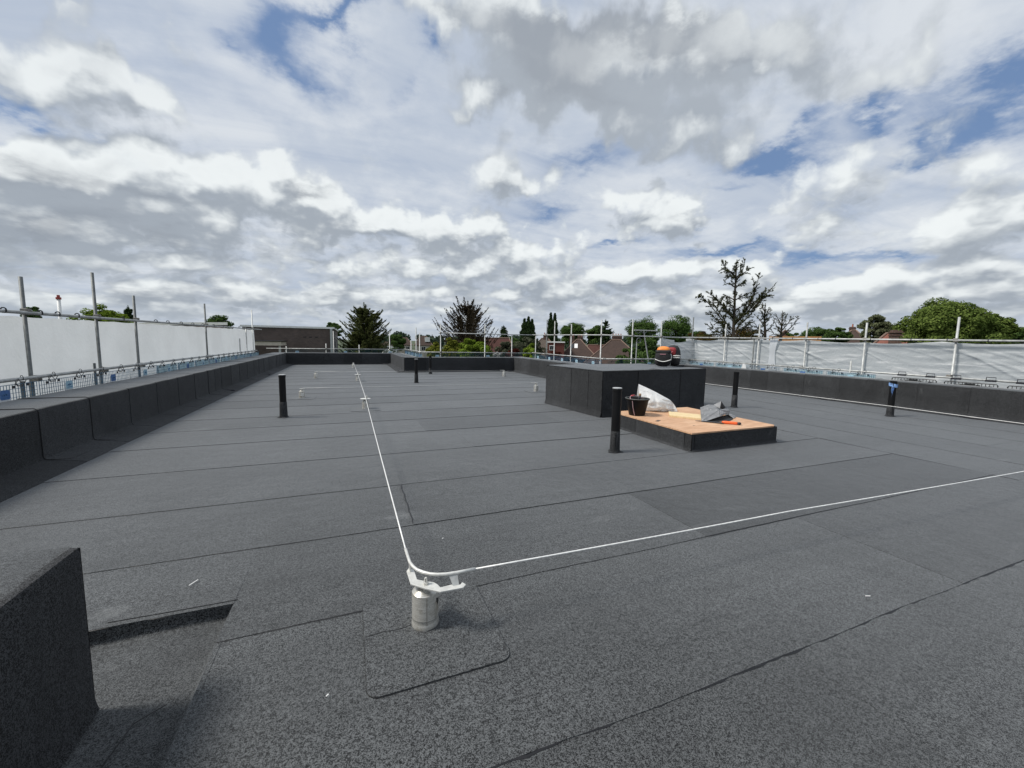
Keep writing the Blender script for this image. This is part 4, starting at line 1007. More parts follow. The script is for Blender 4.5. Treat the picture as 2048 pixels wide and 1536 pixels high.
m = MB(); rr = random.Random(3)
for k in range(16):
    u = .42 + .40 * rr.random(); v = .60 + .26 * rr.random(); du, dv = .012 + .03 * rr.random(), .010 + .012 * rr.random()
    q = [sack_w(u + a, v + b) for a, b in ((0, 0), (du, .004), (du * .9, dv), (.003, dv * .8))]
    d = Vector((-q[0][0], -q[0][1], CAM_H - q[0][2])).normalized() * .004
    m.add([(p[0] + d.x, p[1] + d.y, p[2] + d.z) for p in q], [(0, 1, 2, 3)])
m.build('faded_print', simple('sack_print_green', (.07, .10, .08), .6), sk)

# pale board
T = thing('timber_offcut', 'pale timber board lying between the sack and the folded sheet', 'board', (5.1, 5.3, Z))
o_, e1, e2 = Vector((5.00, 5.30, Z)), Vector((.33, -.42, 0)), Vector((.26, .30, 0))
for k in range(2):
    a = o_ + e2 * (k * .505); m = MB(); P = [a, a + e1, a + e1 + e2 * .49, a + e2 * .49]
    m.add([tuple(p) for p in P] + [(p.x, p.y, Z + .03 + .002 * k) for p in P], [(3, 2, 1, 0), (4, 5, 6, 7), (0, 1, 5, 4), (1, 2, 6, 5), (2, 3, 7, 6), (3, 0, 4, 7)]); m.build('plank', M['pine'], T, bevel=.002)

# folded grey sheet: doubled over like a tent with an open mouth on the right
def perf_mat():
    m, nt, b = base_mat('grey_perforated_sheet'); co = objco(nt)
    v = N(nt, 'ShaderNodeTexVoronoi', feature='F1'); v.inputs['Scale'].default_value = 17; v.inputs['Randomness'].default_value = .15; lk(nt, co, v.inputs['Vector'])
    n = noise(nt, co, 5, 4, .6)
    c = mixc(nt, sstep(nt, n.outputs['Fac'], .3, .7), (.13, .135, .14), (.21, .215, .22)); c = mixc(nt, sstep(nt, v.outputs['Distance'], .20, .12), c, (.42, .42, .42))
    lk(nt, c, b.inputs['Base Color']); b.inputs['Roughness'].default_value = .5; return m
M['perf'] = perf_mat()
A = Vector
KV = {'a': (5.178, 4.790, 0.280), 'a2': (5.200, 4.770, 0.276), 'b': (5.765, 5.380, 0.386), 'm1': (5.889, 5.320, 0.443), 'c': (5.818, 5.150, 0.464), 'd': (5.708, 4.920, 0.419), 'e': (5.583, 4.800, 0.338), 'f': (5.841, 5.020, 0.547), 'g': (5.775, 4.980, 0.432), 'h': (5.787, 5.080, 0.450), 'k': (6.105, 5.150, 0.407), 'k2': (5.954, 5.080, 0.399), 'l1': (6.036, 5.050, 0.405), 'l2': (6.123, 5.050, 0.361), 'l3': (5.925, 4.950, 0.344), 'r1': (5.972, 4.980, 0.341), 'r2': (6.161, 4.980, 0.279), 'r3': (6.061, 4.900, 0.276), 'r4': (5.954, 4.850, 0.276), 'r5': (5.938, 4.930, 0.321), 'q2': (5.986, 4.980, 0.318), 'q3': (6.013, 4.920, 0.276), 'q4': (5.884, 4.800, 0.276), 'q5': (5.675, 4.700, 0.276), 'q6': (5.370, 4.720, 0.276), 'q7': (5.658, 4.860, 0.276)}
def thin(mb, name, mat, parent, t=.005, smooth=True):
    o = mb.build(name, mat, parent, smooth=smooth); md = o.modifiers.new('thickness', 'SOLIDIFY'); md.thickness = t; md.offset = 0; return o
def bil(p, q, r, s, bulge, amp=.004, n=18):
    p, q, r, s = (A(KV[k]) for k in (p, q, r, s)); nrm = (q - p).cross(s - p).normalized()
    return MB().grid(lambda u, v: tuple(p.lerp(s, u).lerp(q.lerp(r, u), v) + nrm * (bulge * 4 * v * (1 - v) * (.4 + .6 * math.sin(u * PI)) + amp * math.sin(u * 13 + v * 7) * math.sin(v * 11 - u * 5))), n, n)
T = thing('folded_sheet', 'folded grey perforated sheet opening like a tent beside the saw', 'folded sheet', (5.7, 4.9, Z))
thin(bil('a', 'b', 'c', 'd', -.03), 'upper_fold', M['perf'], T)
thin(bil('b', 'm1', 'c', 'c', .0, .0, 6), 'back_fold', M['perf'], T)
M['grey_sheet'] = simple('grey_sheet_plain', (.22, .225, .23), .5, var=.2, vscale=12)
thin(bil('a', 'a2', 'e', 'd', -.006, .001), 'rolled_edge', M['grey_sheet'], T)
thin(bil('h', 'c', 'f', 'g', -.004, .001), 'turned_flap', M['grey_sheet'], T)
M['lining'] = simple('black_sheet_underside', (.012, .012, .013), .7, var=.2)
thin(bil('g', 'f', 'k', 'k2', -.012, .001), 'flap_underside', M['lining'], T)
thin(bil('d', 'l1', 'l2', 'l3', -.02, .003), 'curled_lip', M['grey_sheet'], T)
thin(bil('e', 'd', 'l3', 'l3', -.015, .003), 'curled_lip', M['grey_sheet'], T)
thin(bil('r1', 'r2', 'r3', 'r5', -.012, .001), 'curled_lip', M['grey_sheet'], T)
thin(bil('r5', 'r3', 'r4', 'r4', -.006, .001), 'curled_lip', M['grey_sheet'], T)
thin(bil('a2', 'e', 'q2', 'q7', .0, .001), 'flap_underside', M['lining'], T)
thin(bil('a2', 'q7', 'q5', 'q6', .0, .001), 'flap_underside', M['lining'], T)
thin(bil('q7', 'q2', 'q3', 'q4', .01, .001), 'flap_underside', M['lining'], T)
thin(bil('q7', 'q4', 'q4', 'q5', .0, .001), 'flap_underside', M['lining'], T)

# hand saw
T = thing('hand_saw', 'hand saw with an orange handle on the front of the plywood', 'saw', (5.4, 4.6, Z))
d = A((5.52 - 5.10, 4.42 - 4.86, 0)).normalized(); nn = A((-d.y, d.x, 0)); s0 = A((5.13, 4.87, Z))
P = [s0 - nn * .008, s0 + d * .40 - nn * .045, s0 + d * .40 + nn * .045, s0 + nn * .015]
m = MB(); m.add([(p.x, p.y, Z + .012) for p in P] + [(p.x, p.y, Z + .0145) for p in P], [(3, 2, 1, 0), (4, 5, 6, 7), (0, 1, 5, 4), (1, 2, 6, 5), (2, 3, 7, 6), (3, 0, 4, 7)]); m.build('blade', simple('dark_saw_blade', (.05, .05, .055), .4, .5), T)
orange = simple('orange_plastic', (.78, .13, .03), .45)
q = [s0 + d * .38, s0 + d * .42, s0 + d * .50, s0 + d * .56, s0 + d * .60]
MB().tube([(p.x, p.y, Z + .024) for p in q], [.016, .024, .022, .024, .018], 10).build('handle', orange, T, smooth=True)
q = [s0 + d * .592, s0 + d * .625, s0 + d * .645]
MB().tube([(p.x, p.y, Z + .024) for p in q], [.019, .022, .014], 10).build('handle_end', M['black_rubber'], T, smooth=True)

# ------------------------------------------------------------------ rucksacks on the felt box
M['bag_black'] = simple('black_nylon', (.012, .012, .013), .7, var=.35, vscale=14, bump=.4, bscale=30)
M['bag_red'] = simple('dark_red_nylon', (.26, .02, .025), .6, var=.3, vscale=14)
M['bag_orange'] = simple('orange_nylon', (.78, .25, .04), .55, var=.12, vscale=10)
M['reflect'] = simple('reflective_tape', (.72, .72, .68), .4)
def soft(mb, c, s, p=3.2, n=22, m=16, rot=0, sag=0.0):
    """rounded padded volume (superellipsoid)"""
    def pw(a, e): return math.copysign(abs(a) ** e, a)
    def fn(u, v):
        a = 2 * PI * u; b = PI * (v - .5); e = 2 / p
        x = s[0] * pw(math.cos(b), e) * pw(math.cos(a), e); y = s[1] * pw(math.cos(b), e) * pw(math.sin(a), e); z = s[2] * pw(math.sin(b), e)
        k = 1 + .025 * math.sin(a * 5 + z * 20); x *= k * (1 - sag * z / s[2]); y *= k * (1 - sag * z / s[2])
        cr, sr = math.cos(rot), math.sin(rot); return (c[0] + x * cr - y * sr, c[1] + x * sr + y * cr, c[2] + z)
    mb.grid(fn, n, m); return mb
def local(c, rot):
    cr, sr = math.cos(rot), math.sin(rot); return lambda x, y, z: (c[0] + x * cr - y * sr, c[1] + x * sr + y * cr, c[2] + z)
rot = math.radians(-42); b0 = (7.04, 7.78, .955)
T = thing('rucksack', 'black tool rucksack with an orange domed top', 'rucksack', b0); T.scale = (1, 1, 1.13); Lc = local(b0, rot)
soft(MB(), Lc(0, 0, .17), (.19, .13, .17), rot=rot).build('main_body', M['bag_black'], T, smooth=True)
soft(MB(), Lc(0, -.10, .20), (.155, .07, .13), rot=rot).build('front_pocket', M['bag_black'], T, smooth=True)
soft(MB(), Lc(0, -.02, .345), (.150, .11, .085), p=2.3, rot=rot).build('domed_lid', M['bag_orange'], T, smooth=True)
soft(MB(), Lc(0, -.03, .315), (.178, .135, .04), p=4, rot=rot).build('lid_band', M['bag_black'], T, smooth=True)
MB().tube([Lc(-.18 + .36 * k / 12, -.155 - .03 * math.sin(PI * k / 12), .155 - .045 * math.sin(PI * k / 12)) for k in range(13)], .010, 6).build('white_strap', M['reflect'], T, smooth=True)
MB().grid(lambda u, v: Lc(-.075 + .13 * u, -.176, .255 + .018 * v), 6, 1).build('name_strip', simple('faded_pink_strip', (.32, .15, .17), .6), T)
MB().tube([Lc(.17, -.06, .27), Lc(.185, -.08, .20), Lc(.175, -.10, .16)], .010, 6).build('buckle_strap', M['reflect'], T, smooth=True)
b1 = (7.42, 7.86, .955); rot = math.radians(-50)
T = thing('rucksack', 'black and red rucksack with two white reflective bands', 'rucksack', b1); T.scale = (1, 1, 1.10); Lc = local(b1, rot)
soft(MB(), Lc(0, .02, .235), (.17, .15, .235), p=3, rot=rot, sag=.12).build('main_body', M['bag_black'], T, smooth=True)
soft(MB(), Lc(-.03, -.09, .33), (.11, .07, .09), rot=rot).build('red_pocket', M['bag_red'], T, smooth=True)
soft(MB(), Lc(.09, -.08, .15), (.085, .08, .13), rot=rot).build('side_pocket', M['bag_black'], T, smooth=True)
for z in (.195, .235): MB().tube([Lc(.02, -.163, z), Lc(.08, -.172, z), Lc(.14, -.165, z), Lc(.178, -.12, z)], .010, 5).build('reflective_band', M['reflect'], T)
MB().tube([Lc(-.09, -.15, .33), Lc(-.06, -.172, .29), Lc(-.02, -.165, .31), Lc(.01, -.15, .345)], .007, 5).build('cord', simple('pale_pink_cord', (.55, .2, .22), .5), T)
MB().tube([Lc(-.06, -.155, .21), Lc(-.05, -.17, .14), Lc(-.03, -.165, .06), Lc(-.04, -.16, .02)], .009, 5).build('hanging_strap', M['reflect'], T)

# litter on the felt
for i, (x, y, rz, L, lab) in enumerate(((-1.06 + .15, 2.86, 1.05, .06, 'thin white splinter lying left of the nearest anchor post'), (2.86, 1.33, -.35, .03, 'tiny white scrap near the lower right lap of felt'),
                                        (.62, 2.9, .3, .012, 'tiny pale crumb behind the forked bracket'), (-.12, 1.72, .8, .012, 'tiny pale crumb below the nearest anchor patch'))):
    m = MB().box(-L / 2, L / 2, -.0022, .0022, 0, .003); o = m.build('litter_scrap', M['white_plastic'], loc=(x, y, .0125)); o.rotation_euler = (0, 0, rz)
    tag(o, lab, 'litter')

# ------------------------------------------------------------------ vegetation
def quads(name, P, A1, A2, mat, parent):
    """diamond leaves: centres P, half axes A1 and A2"""
    n = len(P); V = np.empty((n, 4, 3), np.float32)
    V[:, 0] = P - A1; V[:, 1] = P + A2; V[:, 2] = P + A1; V[:, 3] = P - A2
    me = bpy.data.meshes.new(name); me.vertices.add(n * 4); me.vertices.foreach_set('co', V.reshape(-1))
    me.loops.add(n * 4); me.loops.foreach_set('vertex_index', np.arange(n * 4, dtype=np.int32))
    me.polygons.add(n); me.polygons.foreach_set('loop_start', np.arange(0, n * 4, 4, dtype=np.int32)); me.polygons.foreach_set('loop_total', np.full(n, 4, np.int32))
    me.materials.append(mat); me.update(); me.validate()
    return new_obj(name, me, parent)

def unit(v): return v / (np.linalg.norm(v, axis=-1, keepdims=True) + 1e-9)

def leaf_crown(parent, c, rx, rz, n, ls, mat, clumps=40, hollow=.45, drop=.35, droop=0.0, spread=1.0):
    """crown from overlapping leaf clumps scattered over an uneven ellipsoid"""
    c = np.array(c, float)
    d = unit(rng.normal(size=(clumps, 3))); d[:, 2] = np.where(d[:, 2] < -.55, -d[:, 2] * .5, d[:, 2])
    rad = rng.uniform(hollow, 1.0, (clumps, 1)) ** .6 * (1 + .16 * np.sin(d[:, :1] * 6 + d[:, 1:2] * 4 + c[0]))
    cc = c + d * rad * np.array([rx, rx, rz]); cr = rx * rng.uniform(.16, .34, clumps) * spread
    k = rng.integers(0, clumps, n); dd = unit(rng.normal(size=(n, 3))); rr = rng.uniform(.35, 1.0, (n, 1)) ** .5
    P = cc[k] + dd * rr * cr[k][:, None] * np.array([1.15, 1.15, .75])
    nrm = unit(dd * .7 + unit(P - c) * .4 + rng.normal(size=(n, 3)) * .45 + np.array([0, 0, .35]))
    t = unit(np.cross(nrm, rng.normal(size=(n, 3)))); b = np.cross(nrm, t)
    if droop: t = unit(t + np.array([0, 0, -droop])); 
    s = ls * rng.uniform(.6, 1.3, (n, 1))
    return quads('crown', P, t * s, b * s * .55, mat, parent)

def trunk(parent, x, y, z0, z1, r, limbs=(), lean=0.0):
    m = MB(); k = 6; m.tube([(x + lean * t * t + .04 * math.sin(t * 7 + x), y + .04 * math.cos(t * 5), z0 + (z1 - z0) * t) for t in [i / k for i in range(k + 1)]], [r * (1 - .72 * i / k) for i in range(k + 1)], 8)
    o = m.build('trunk', M['bark'], parent, smooth=True)
    if limbs:
        m = MB()
        for a, z, L, e in limbs:
            p0 = Vector((x, y, z)); d = Vector((math.cos(a) * math.cos(e), math.sin(a) * math.cos(e), math.sin(e)))
            m.tube([p0, p0 + d * L * .5 + Vector((0, 0, .05 * L)), p0 + d * L + Vector((0, 0, .16 * L))], [r * .34, r * .2, r * .06], 6)
        m.build('limbs', M['bark'], parent, smooth=True)
    return o

GZ = -7.2
def sprays(path, L0, L1, n, size, out, flat=.5, ahead=.9):
    """short foliage sprays along a branch path, longer at its middle, pointing forward"""
    path = np.array(path, float); seg = np.linalg.norm(np.diff(path, axis=0), axis=1); cum = np.r_[0, np.cumsum(seg)]
    t = np.sort(rng.uniform(.12, 1.0, n)) * cum[-1]; i = np.clip(np.searchsorted(cum, t) - 1, 0, len(seg) - 1)
    f = ((t - cum[i]) / seg[i])[:, None]; p = path[i] * (1 - f) + path[i + 1] * f; dr = unit(path[i + 1] - path[i])
    side = unit(np.cross(dr, np.array([0, 0, 1.0])) + 1e-6) * rng.choice([-1, 1], (n, 1)) * .8 + rng.normal(size=(n, 3)) * flat
    clump = .55 + .45 * np.sin(t * 9.0 + p[:, 0] * 3)[:, None]
    u = (t / cum[-1])[:, None]; L = L0 * (1 - u) + L1 * u
    d = unit(dr * ahead + side); q = p + d * L * rng.uniform(.1, 1, (n, 1)) * clump
    out.append((q, d * size * rng.uniform(.6, 1.4, (n, 1)), unit(np.cross(d, rng.normal(size=(n, 3)))) * size * .26))

def spiky_conifer(parent, x, y, ztop, width, mat, nb=110, up=.75, leaf=.11, zlow=-5.5, shape=1.0):
    H = ztop - zlow; out = []; m = MB()
    for b in range(nb):
        t = (b + rng.random()) / nb                         # 0 low .. 1 top
        z = zlow + H * (t ** .85) * .93
        R = width * .5 * (1.10 * (1 - t) ** .50 + .08) * rng.uniform(.72, 1.22) * shape
        a = rng.uniform(0, 2 * PI); rise = R * up * rng.uniform(.55, 1.35)
        pts = [(x + math.cos(a + .12 * s) * R * s, y + math.sin(a + .12 * s) * R * s, z + rise * (s ** 1.6) - .05 * R * s) for s in (0, .25, .5, .75, 1.0)]
        m.tube(pts, [.05, .035, .025, .015, .006], 4)
        sprays(pts, .42 * R ** .5, .10, 150, leaf * .8, out)
    for k in range(5):
        a = rng.uniform(0, 2 * PI); pts = [(x + .25 * s * math.cos(a), y + .25 * s * math.sin(a), ztop - 1.4 + (1.5 - .25 * k) * s) for s in (0, .5, 1)]
        m.tube(pts, [.03, .02, .005], 4); sprays(pts, .25, .05, 70, leaf * .8, out)
    m.build('branches', M['bark'], parent)
    fc = leaf_crown(parent, (x, y, zlow + H * .42), width * .36, H * .40, 9000, leaf * .9, mat, 70, hollow=.2, spread=.8); fc.name = 'inner_crown'
    P = np.concatenate([o[0] for o in out]); A1 = np.concatenate([o[1] for o in out]); A2 = np.concatenate([o[2] for o in out])
    quads('crown', P, A1, A2, mat, parent)
    trunk(parent, x, y, GZ, ztop - .3, .28)

def column_tree(parent, x, y, ztop, width, mat, leaf, zlow=-4):
    n = 5200; t = rng.uniform(0, 1, n); R = width * .5 * np.clip(np.minimum(1.0, (1 - t) * 3.2 + .06), 0, 1) * (1 + .22 * np.sin(t * 38 + x)); a = rng.uniform(0, 2 * PI, n)
    rr = rng.uniform(.5, 1.05, n) ** .5
    P = np.stack([x + np.cos(a) * R * rr, y + np.sin(a) * R * rr, zlow + (ztop - zlow) * t], 1)
    up = unit(np.stack([np.cos(a) * .25, np.sin(a) * .25, np.ones(n)], 1) + rng.normal(size=(n, 3)) * .25)
    s = leaf * rng.uniform(.6, 1.5, (n, 1)); quads('crown', P, up * s * 1.3, unit(np.cross(up, rng.normal(size=(n, 3)))) * s * .4, mat, parent)
    trunk(parent, x, y, GZ, ztop - 1, .18)

def tree(kind, x, y, ztop, w, label, cat='tree', name=None, group=None):
    nm = name or {'conifer_bushy': 'conifer_tree', 'conifer_bronze': 'conifer_tree', 'conifer_small': 'conifer_tree', 'cypress': 'cypress_tree', 'poplar': 'poplar_tree', 'birch': 'birch_tree', 'oak': 'oak_tree'}.get(kind, 'broadleaf_tree')
    T = thing(nm, label, cat, (x, y, GZ), group); dist = math.hypot(x, y); ls = max(.09, dist * .0019)
    if kind == 'conifer_bushy': spiky_conifer(T, x, y, ztop, w, M['l_conifer'], 330, .62, .17, shape=1.12)
    elif kind == 'conifer_bronze': spiky_conifer(T, x, y, ztop, w, M['l_bronze'], 210, .95, .16, zlow=-5, shape=1.1)
    elif kind == 'conifer_small': spiky_conifer(T, x, y, ztop, w, M['l_cypress'], 60, .35, .22, zlow=ztop - max(5, w * 1.5))
    elif kind in ('cypress', 'poplar'): column_tree(T, x, y, ztop, w, M['l_cypress'], .3)
    else:
        spec = {'round_big': ('l_big', 52000, 150, .85, .125), 'round_side': ('l_big', 20000, 80, .9, .12), 'round_dark': ('l_dark', 11000, 60, .9, ls * .8), 'oak': ('l_oak', 15000, 80, .75, ls * .7), 'round_lime': ('l_lime', 8000, 45, .9, ls),
                'birch': ('l_birch', 16000, 60, 1.3, .11), 'shrub_yellow': ('l_yellow', 9000, 40, 1.1, .085), 'shrub_lime': ('l_lime', 12000, 50, 1.0, .085), 'shrub_olive': ('l_olive', 11000, 50, 1.0, .09),
                'shrub_green': ('l_dark', 12000, 50, 1.0, .09), 'shrub_red': ('l_red', 5000, 30, .8, .10), 'shrub_brown': ('l_brown', 14000, 70, .8, .09), 'shrub_white': ('l_white', 1800, 18, 1.0, .06)}[kind]
        mat, n, cl, asp, lf = spec; rx = w / 2 * .92; rz = rx * asp
        if cat == 'shrub': rz = rz * 1.6
        cz = ztop - rz * .98
        leaf_crown(T, (x, y, cz), rx, rz, n, lf, M[mat], cl, droop=.8 if kind == 'birch' else 0)
        # lower skirt so that the crown reads full behind the parapets
        leaf_crown(T, (x, y, max(GZ + rz * .6, cz - rz * .9)), rx * .85, rz * .8, n // 3, lf * 1.2, M[mat], cl // 2)
        T.children[1].name = 'lower_crown'
        trunk(T, x, y, GZ, cz + rz * .2, .10 + .035 * rx, [(rng.uniform(0, 6.28), cz - rz * rng.uniform(.2, .8), rx * .8, rng.uniform(.4, 1.0)) for _ in range(7)])
    return T

BG = [
('conifer_bushy', 1.69, 47.97, 5.34, 5.5, 'bushy dark olive conifer with upswept tips beside the brown brick building'),
('conifer_bronze', 13.34, 48.19, 5.99, 6.6, 'bronze tinged conifer with long spiky branches above the yellow shrubs'),
('round_big', 55.85, 21.92, 6.03, 7.3, 'large fresh green domed tree above the right hand sheeting'),
('round_side', 58.68, 20.02, 4.65, 3.1, 'smaller green tree joined to the right side of the large domed tree'),
('birch', 62.48, 31.56, 5.68, 2.9, 'grey green birch with drooping twigs left of the brick chimney'),
('round_dark', 63.73, 39.54, 4.19, 5.0, 'dark rounded tree clump right of the sparse conifer'),
('round_dark', 65.9, 37.9, 4.25, 3.1, 'dark bushy tree touching the brown tiled roof'),
('oak', 69.95, 84.89, 7.71, 8.5, 'dark green oak with gaps in its crown, left one of the pair behind the hoist'),
('oak', 72.9, 76.77, 7.65, 8.6, 'dark green oak, right one of the pair behind the hoist'),
('oak', 60.12, 103.85, 7.04, 7.6, 'round dark oak right of the twin poplars'),
('round_dark', 65.82, 100.34, 6.25, 5.8, 'plain green tree left of the pointed conifer behind the brown roofs'),
('conifer_small', 62.41, 90.58, 7.50, 4.6, 'pointed dark conifer above the brown hipped roofs'),
('poplar', 52.34, 102.40, 9.30, 1.7, 'left one of the two slim poplars'),
('poplar', 53.32, 101.89, 9.20, 1.7, 'right one of the two slim poplars'),
('cypress', 37.75, 87.13, 6.43, 1.7, 'left one of the three cypresses over the olive shrub'),
('cypress', 38.62, 86.81, 6.95, 1.7, 'tallest middle one of the three cypresses'),
('cypress', 39.40, 86.52, 6.34, 1.5, 'right one of the three cypresses over the olive shrub'),
('conifer_small', 49.17, 131.08, 6.79, 3.2, 'small distant conifer between the bronze conifer and the cypresses'),
('round_lime', -23.59, 55.17, 4.40, 4.2, 'pale green tree showing above the left sheeting'),
('conifer_small', -27.22, 69.89, 5.17, 1.6, 'tiny dark conifer at the right of the pale green tree'),
('round_dark', -51.22, 97.35, 5.73, 2.6, 'low dark tree top just right of the first left scaffold tube'),
('round_dark', -21.62, 87.36, 5.08, 4.2, 'dark tree behind the long flat roof on the left'),
('round_dark', -2.63, 84.96, 4.37, 2.6, 'dark tree squeezed between the brick building and the bushy conifer'),
('round_dark', 12.68, 119.33, 2.84, 4.6, 'dark tree right of the bushy conifer in front of the hipped houses'),
('round_dark', 56.51, 138.95, 2.70, 7.3, 'far off dark tree behind the olive shrub'),
('oak', 72.38, 69.00, 4.25, 5.0, 'low dark tree left of the sparse conifer'),
('round_side', 68.04, 31.56, 4.52, 2.6, 'light green tree behind the brick chimney'),
('round_dark', 76.43, 23.64, 4.23, 3.2, 'dark tree at the extreme right edge of the view'),
('round_dark', 58.29, 38.76, 3.19, 3.5, 'low dark tree behind the orange timber fence'),
('conifer_small', 57.63, 116.53, 3.95, 2.2, 'small distant conifer left of the twin poplars'),
]
for k, x, y, zt, w, lab in BG: tree(k, x, y, zt, w, lab)
SH = [
('shrub_yellow', 5.81, 29.43, 1.50, 1.5, 'yellow green shrub at the left end of the shrub row'),
('shrub_yellow', 6.50, 27.23, 1.80, 1.7, 'yellow green shrub in the middle of the shrub row'),
('shrub_lime', 7.62, 25.90, 1.85, 2.2, 'lime green shrub at the right end of the shrub row'),
('shrub_olive', 12.43, 31.65, 1.45, 2.6, 'grey olive shrub in front of the red roof'),
('shrub_olive', 15.38, 34.75, 2.10, 3.2, 'taller grey olive shrub under the three cypresses'),
('shrub_lime', 12.39, 27.32, 1.22, 1.25, 'small lime shrub in front of the olive shrubs'),
('shrub_green', 19.43, 22.86, 2.0, 2.8, 'dark green bush left of the rucksacks'),
('shrub_green', 17.31, 22.01, 1.25, 1.9, 'lower dark green bush in front of the largest brown roof'),
('shrub_red', 10.97, 27.92, .97, 2.2, 'dark red leaved shrub behind the far parapet'),
('shrub_brown', 43.44, 41.39, 3.0, 4.6, 'rusty brown bush left of the foot of the sparse conifer'),
('shrub_brown', 45.6, 36.6, 4.0, 4.6, 'rusty brown bush right of the foot of the sparse conifer'),
('shrub_red', 23.03, 44.38, .34, 3.0, 'dark red shrub below the tile hung dormer'),
('shrub_white', 9.94, 28.31, .86, .85, 'shrub covered in white blossom by the far parapet'),
]
for k, x, y, zt, w, lab in SH: tree(k, x, y, zt, w, lab, 'shrub', 'garden_shrub')

# the sparse conifer: limbs placed by hand
LIMBS_A = [[(32.32, 26.82, 1.05), (32.22, 26.94, 2.85), (32.2, 26.97, 4.63), (32.15, 27.02, 6.4), (32.14, 27.04, 7.93), (32.14, 27.04, 8.58), (32.14, 27.04, 9.05)], [(32.11, 27.08, 7.45), (31.67, 27.16, 7.91), (31.12, 27.36, 8.42), (30.74, 27.37, 8.86)], [(32.1, 27.09, 7.63), (31.56, 27.07, 7.97), (30.97, 27.1, 8.06), (30.42, 27.08, 8.1)], [(32.14, 27.03, 7.18), (32.28, 26.69, 7.76), (32.34, 26.45, 8.33), (32.28, 26.35, 8.95)], [(32.17, 27.01, 7.27), (32.16, 26.44, 7.67), (32.1, 25.93, 7.93), (31.9, 25.59, 8.03)], [(32.11, 27.08, 7.45), (31.32, 26.93, 7.5), (30.51, 26.8, 7.47)], [(32.14, 27.03, 6.62), (31.75, 27.25, 6.92), (31.37, 27.45, 7.05)], [(32.17, 27.0, 6.61), (32.95, 27.11, 6.99), (33.71, 27.24, 7.23)], [(32.21, 26.95, 3.74), (31.88, 27.71, 4.89), (31.63, 28.36, 5.6), (31.36, 29.01, 6.2), (31.27, 29.46, 6.47)], [(32.15, 27.02, 3.96), (31.62, 28.07, 5.35), (31.49, 28.64, 5.71), (31.32, 29.24, 6.03)], [(32.1, 27.09, 2.85), (31.34, 27.7, 3.96), (30.67, 28.17, 5.0), (30.12, 28.5, 5.62), (29.69, 28.69, 5.89), (29.37, 28.76, 5.7)], [(31.9, 27.32, 3.3), (31.03, 28.36, 5.35), (30.49, 29.0, 5.51), (30.26, 29.3, 5.29)], [(32.04, 27.15, 2.85), (31.17, 27.8, 3.74), (30.56, 28.12, 4.27), (30.1, 28.26, 4.39)], [(32.28, 26.87, 3.29), (32.57, 26.19, 4.38), (32.71, 25.67, 5.43), (32.66, 25.39, 6.46), (32.56, 25.18, 7.06), (32.46, 24.97, 7.61)], [(32.51, 26.59, 3.73), (32.69, 25.87, 5.23), (32.59, 25.48, 6.04), (32.31, 25.33, 6.85), (31.95, 25.28, 7.32)], [(32.39, 26.74, 3.07), (32.84, 25.89, 4.15), (33.06, 25.3, 5.2), (33.2, 24.82, 5.89), (33.31, 24.37, 6.39), (33.33, 24.03, 6.8)], [(32.97, 26.02, 4.38), (33.75, 25.76, 5.49), (34.44, 25.59, 5.82), (35.12, 25.45, 5.97)], [(32.74, 26.31, 4.17), (33.55, 25.84, 5.49), (34.04, 25.78, 6.03), (34.48, 25.78, 6.53)], [(32.21, 26.95, 5.51), (32.93, 26.85, 5.9), (33.54, 26.87, 6.24)], [(32.16, 27.01, 5.51), (32.23, 27.67, 5.84), (32.33, 28.3, 6.0)], [(32.19, 26.98, 4.85), (31.44, 27.1, 5.26), (30.75, 27.15, 5.54)], [(32.23, 26.93, 4.63), (32.35, 26.31, 4.94), (32.45, 25.69, 5.33)], [(32.29, 26.86, 1.95), (31.63, 27.84, 2.62), (31.21, 28.51, 3.08), (31.01, 28.92, 3.41)], [(32.29, 26.86, 1.95), (31.86, 27.75, 2.4), (31.49, 28.54, 2.49), (31.3, 29.1, 2.4)], [(32.28, 26.87, 2.17), (32.2, 27.84, 3.09), (32.11, 28.81, 3.81)], [(32.33, 26.81, 2.18), (33.26, 26.63, 3.09), (34.0, 26.67, 3.79)], [(32.34, 26.8, 1.95), (32.53, 25.51, 2.48), (32.43, 24.55, 3.02)], [(32.26, 26.89, 3.74), (31.98, 27.49, 4.43), (31.77, 27.99, 4.81)], [(32.36, 26.78, 1.5), (32.03, 27.59, 1.94), (31.7, 28.39, 1.84)], [(32.41, 26.72, 1.5), (32.96, 26.05, 1.96), (33.35, 25.56, 2.32)], [(32.26, 26.9, 2.62), (32.13, 26.24, 3.27), (31.91, 25.7, 3.68)], [(32.25, 26.91, 2.85), (31.89, 27.27, 3.29), (31.59, 27.55, 3.38)], [(32.23, 26.93, 3.29), (32.04, 26.12, 3.96), (31.81, 25.37, 4.17)]]
LIMBS_B = [[(35.4, 26.13, 1.09), (35.33, 26.23, 2.91), (35.25, 26.34, 4.27), (35.25, 26.33, 5.35)], [(35.3, 26.27, 3.14), (35.61, 27.01, 3.86), (35.95, 27.71, 4.28)], [(35.29, 26.29, 3.37), (35.94, 26.39, 4.07), (36.55, 26.54, 4.52)], [(35.31, 26.25, 2.69), (35.03, 26.76, 3.14), (34.83, 27.13, 3.38)], [(35.29, 26.28, 3.82), (34.87, 26.31, 4.43), (34.5, 26.26, 4.77)], [(35.34, 26.22, 2.69), (36.12, 26.25, 3.16), (36.77, 26.47, 3.65)], [(35.28, 26.29, 4.04), (35.49, 26.21, 4.63), (35.71, 26.1, 4.91)], [(35.35, 26.2, 2.37), (35.59, 26.9, 2.75), (35.77, 27.67, 2.95)], [(35.26, 26.32, 4.5), (35.57, 26.84, 5.04), (35.98, 27.22, 5.36)]]
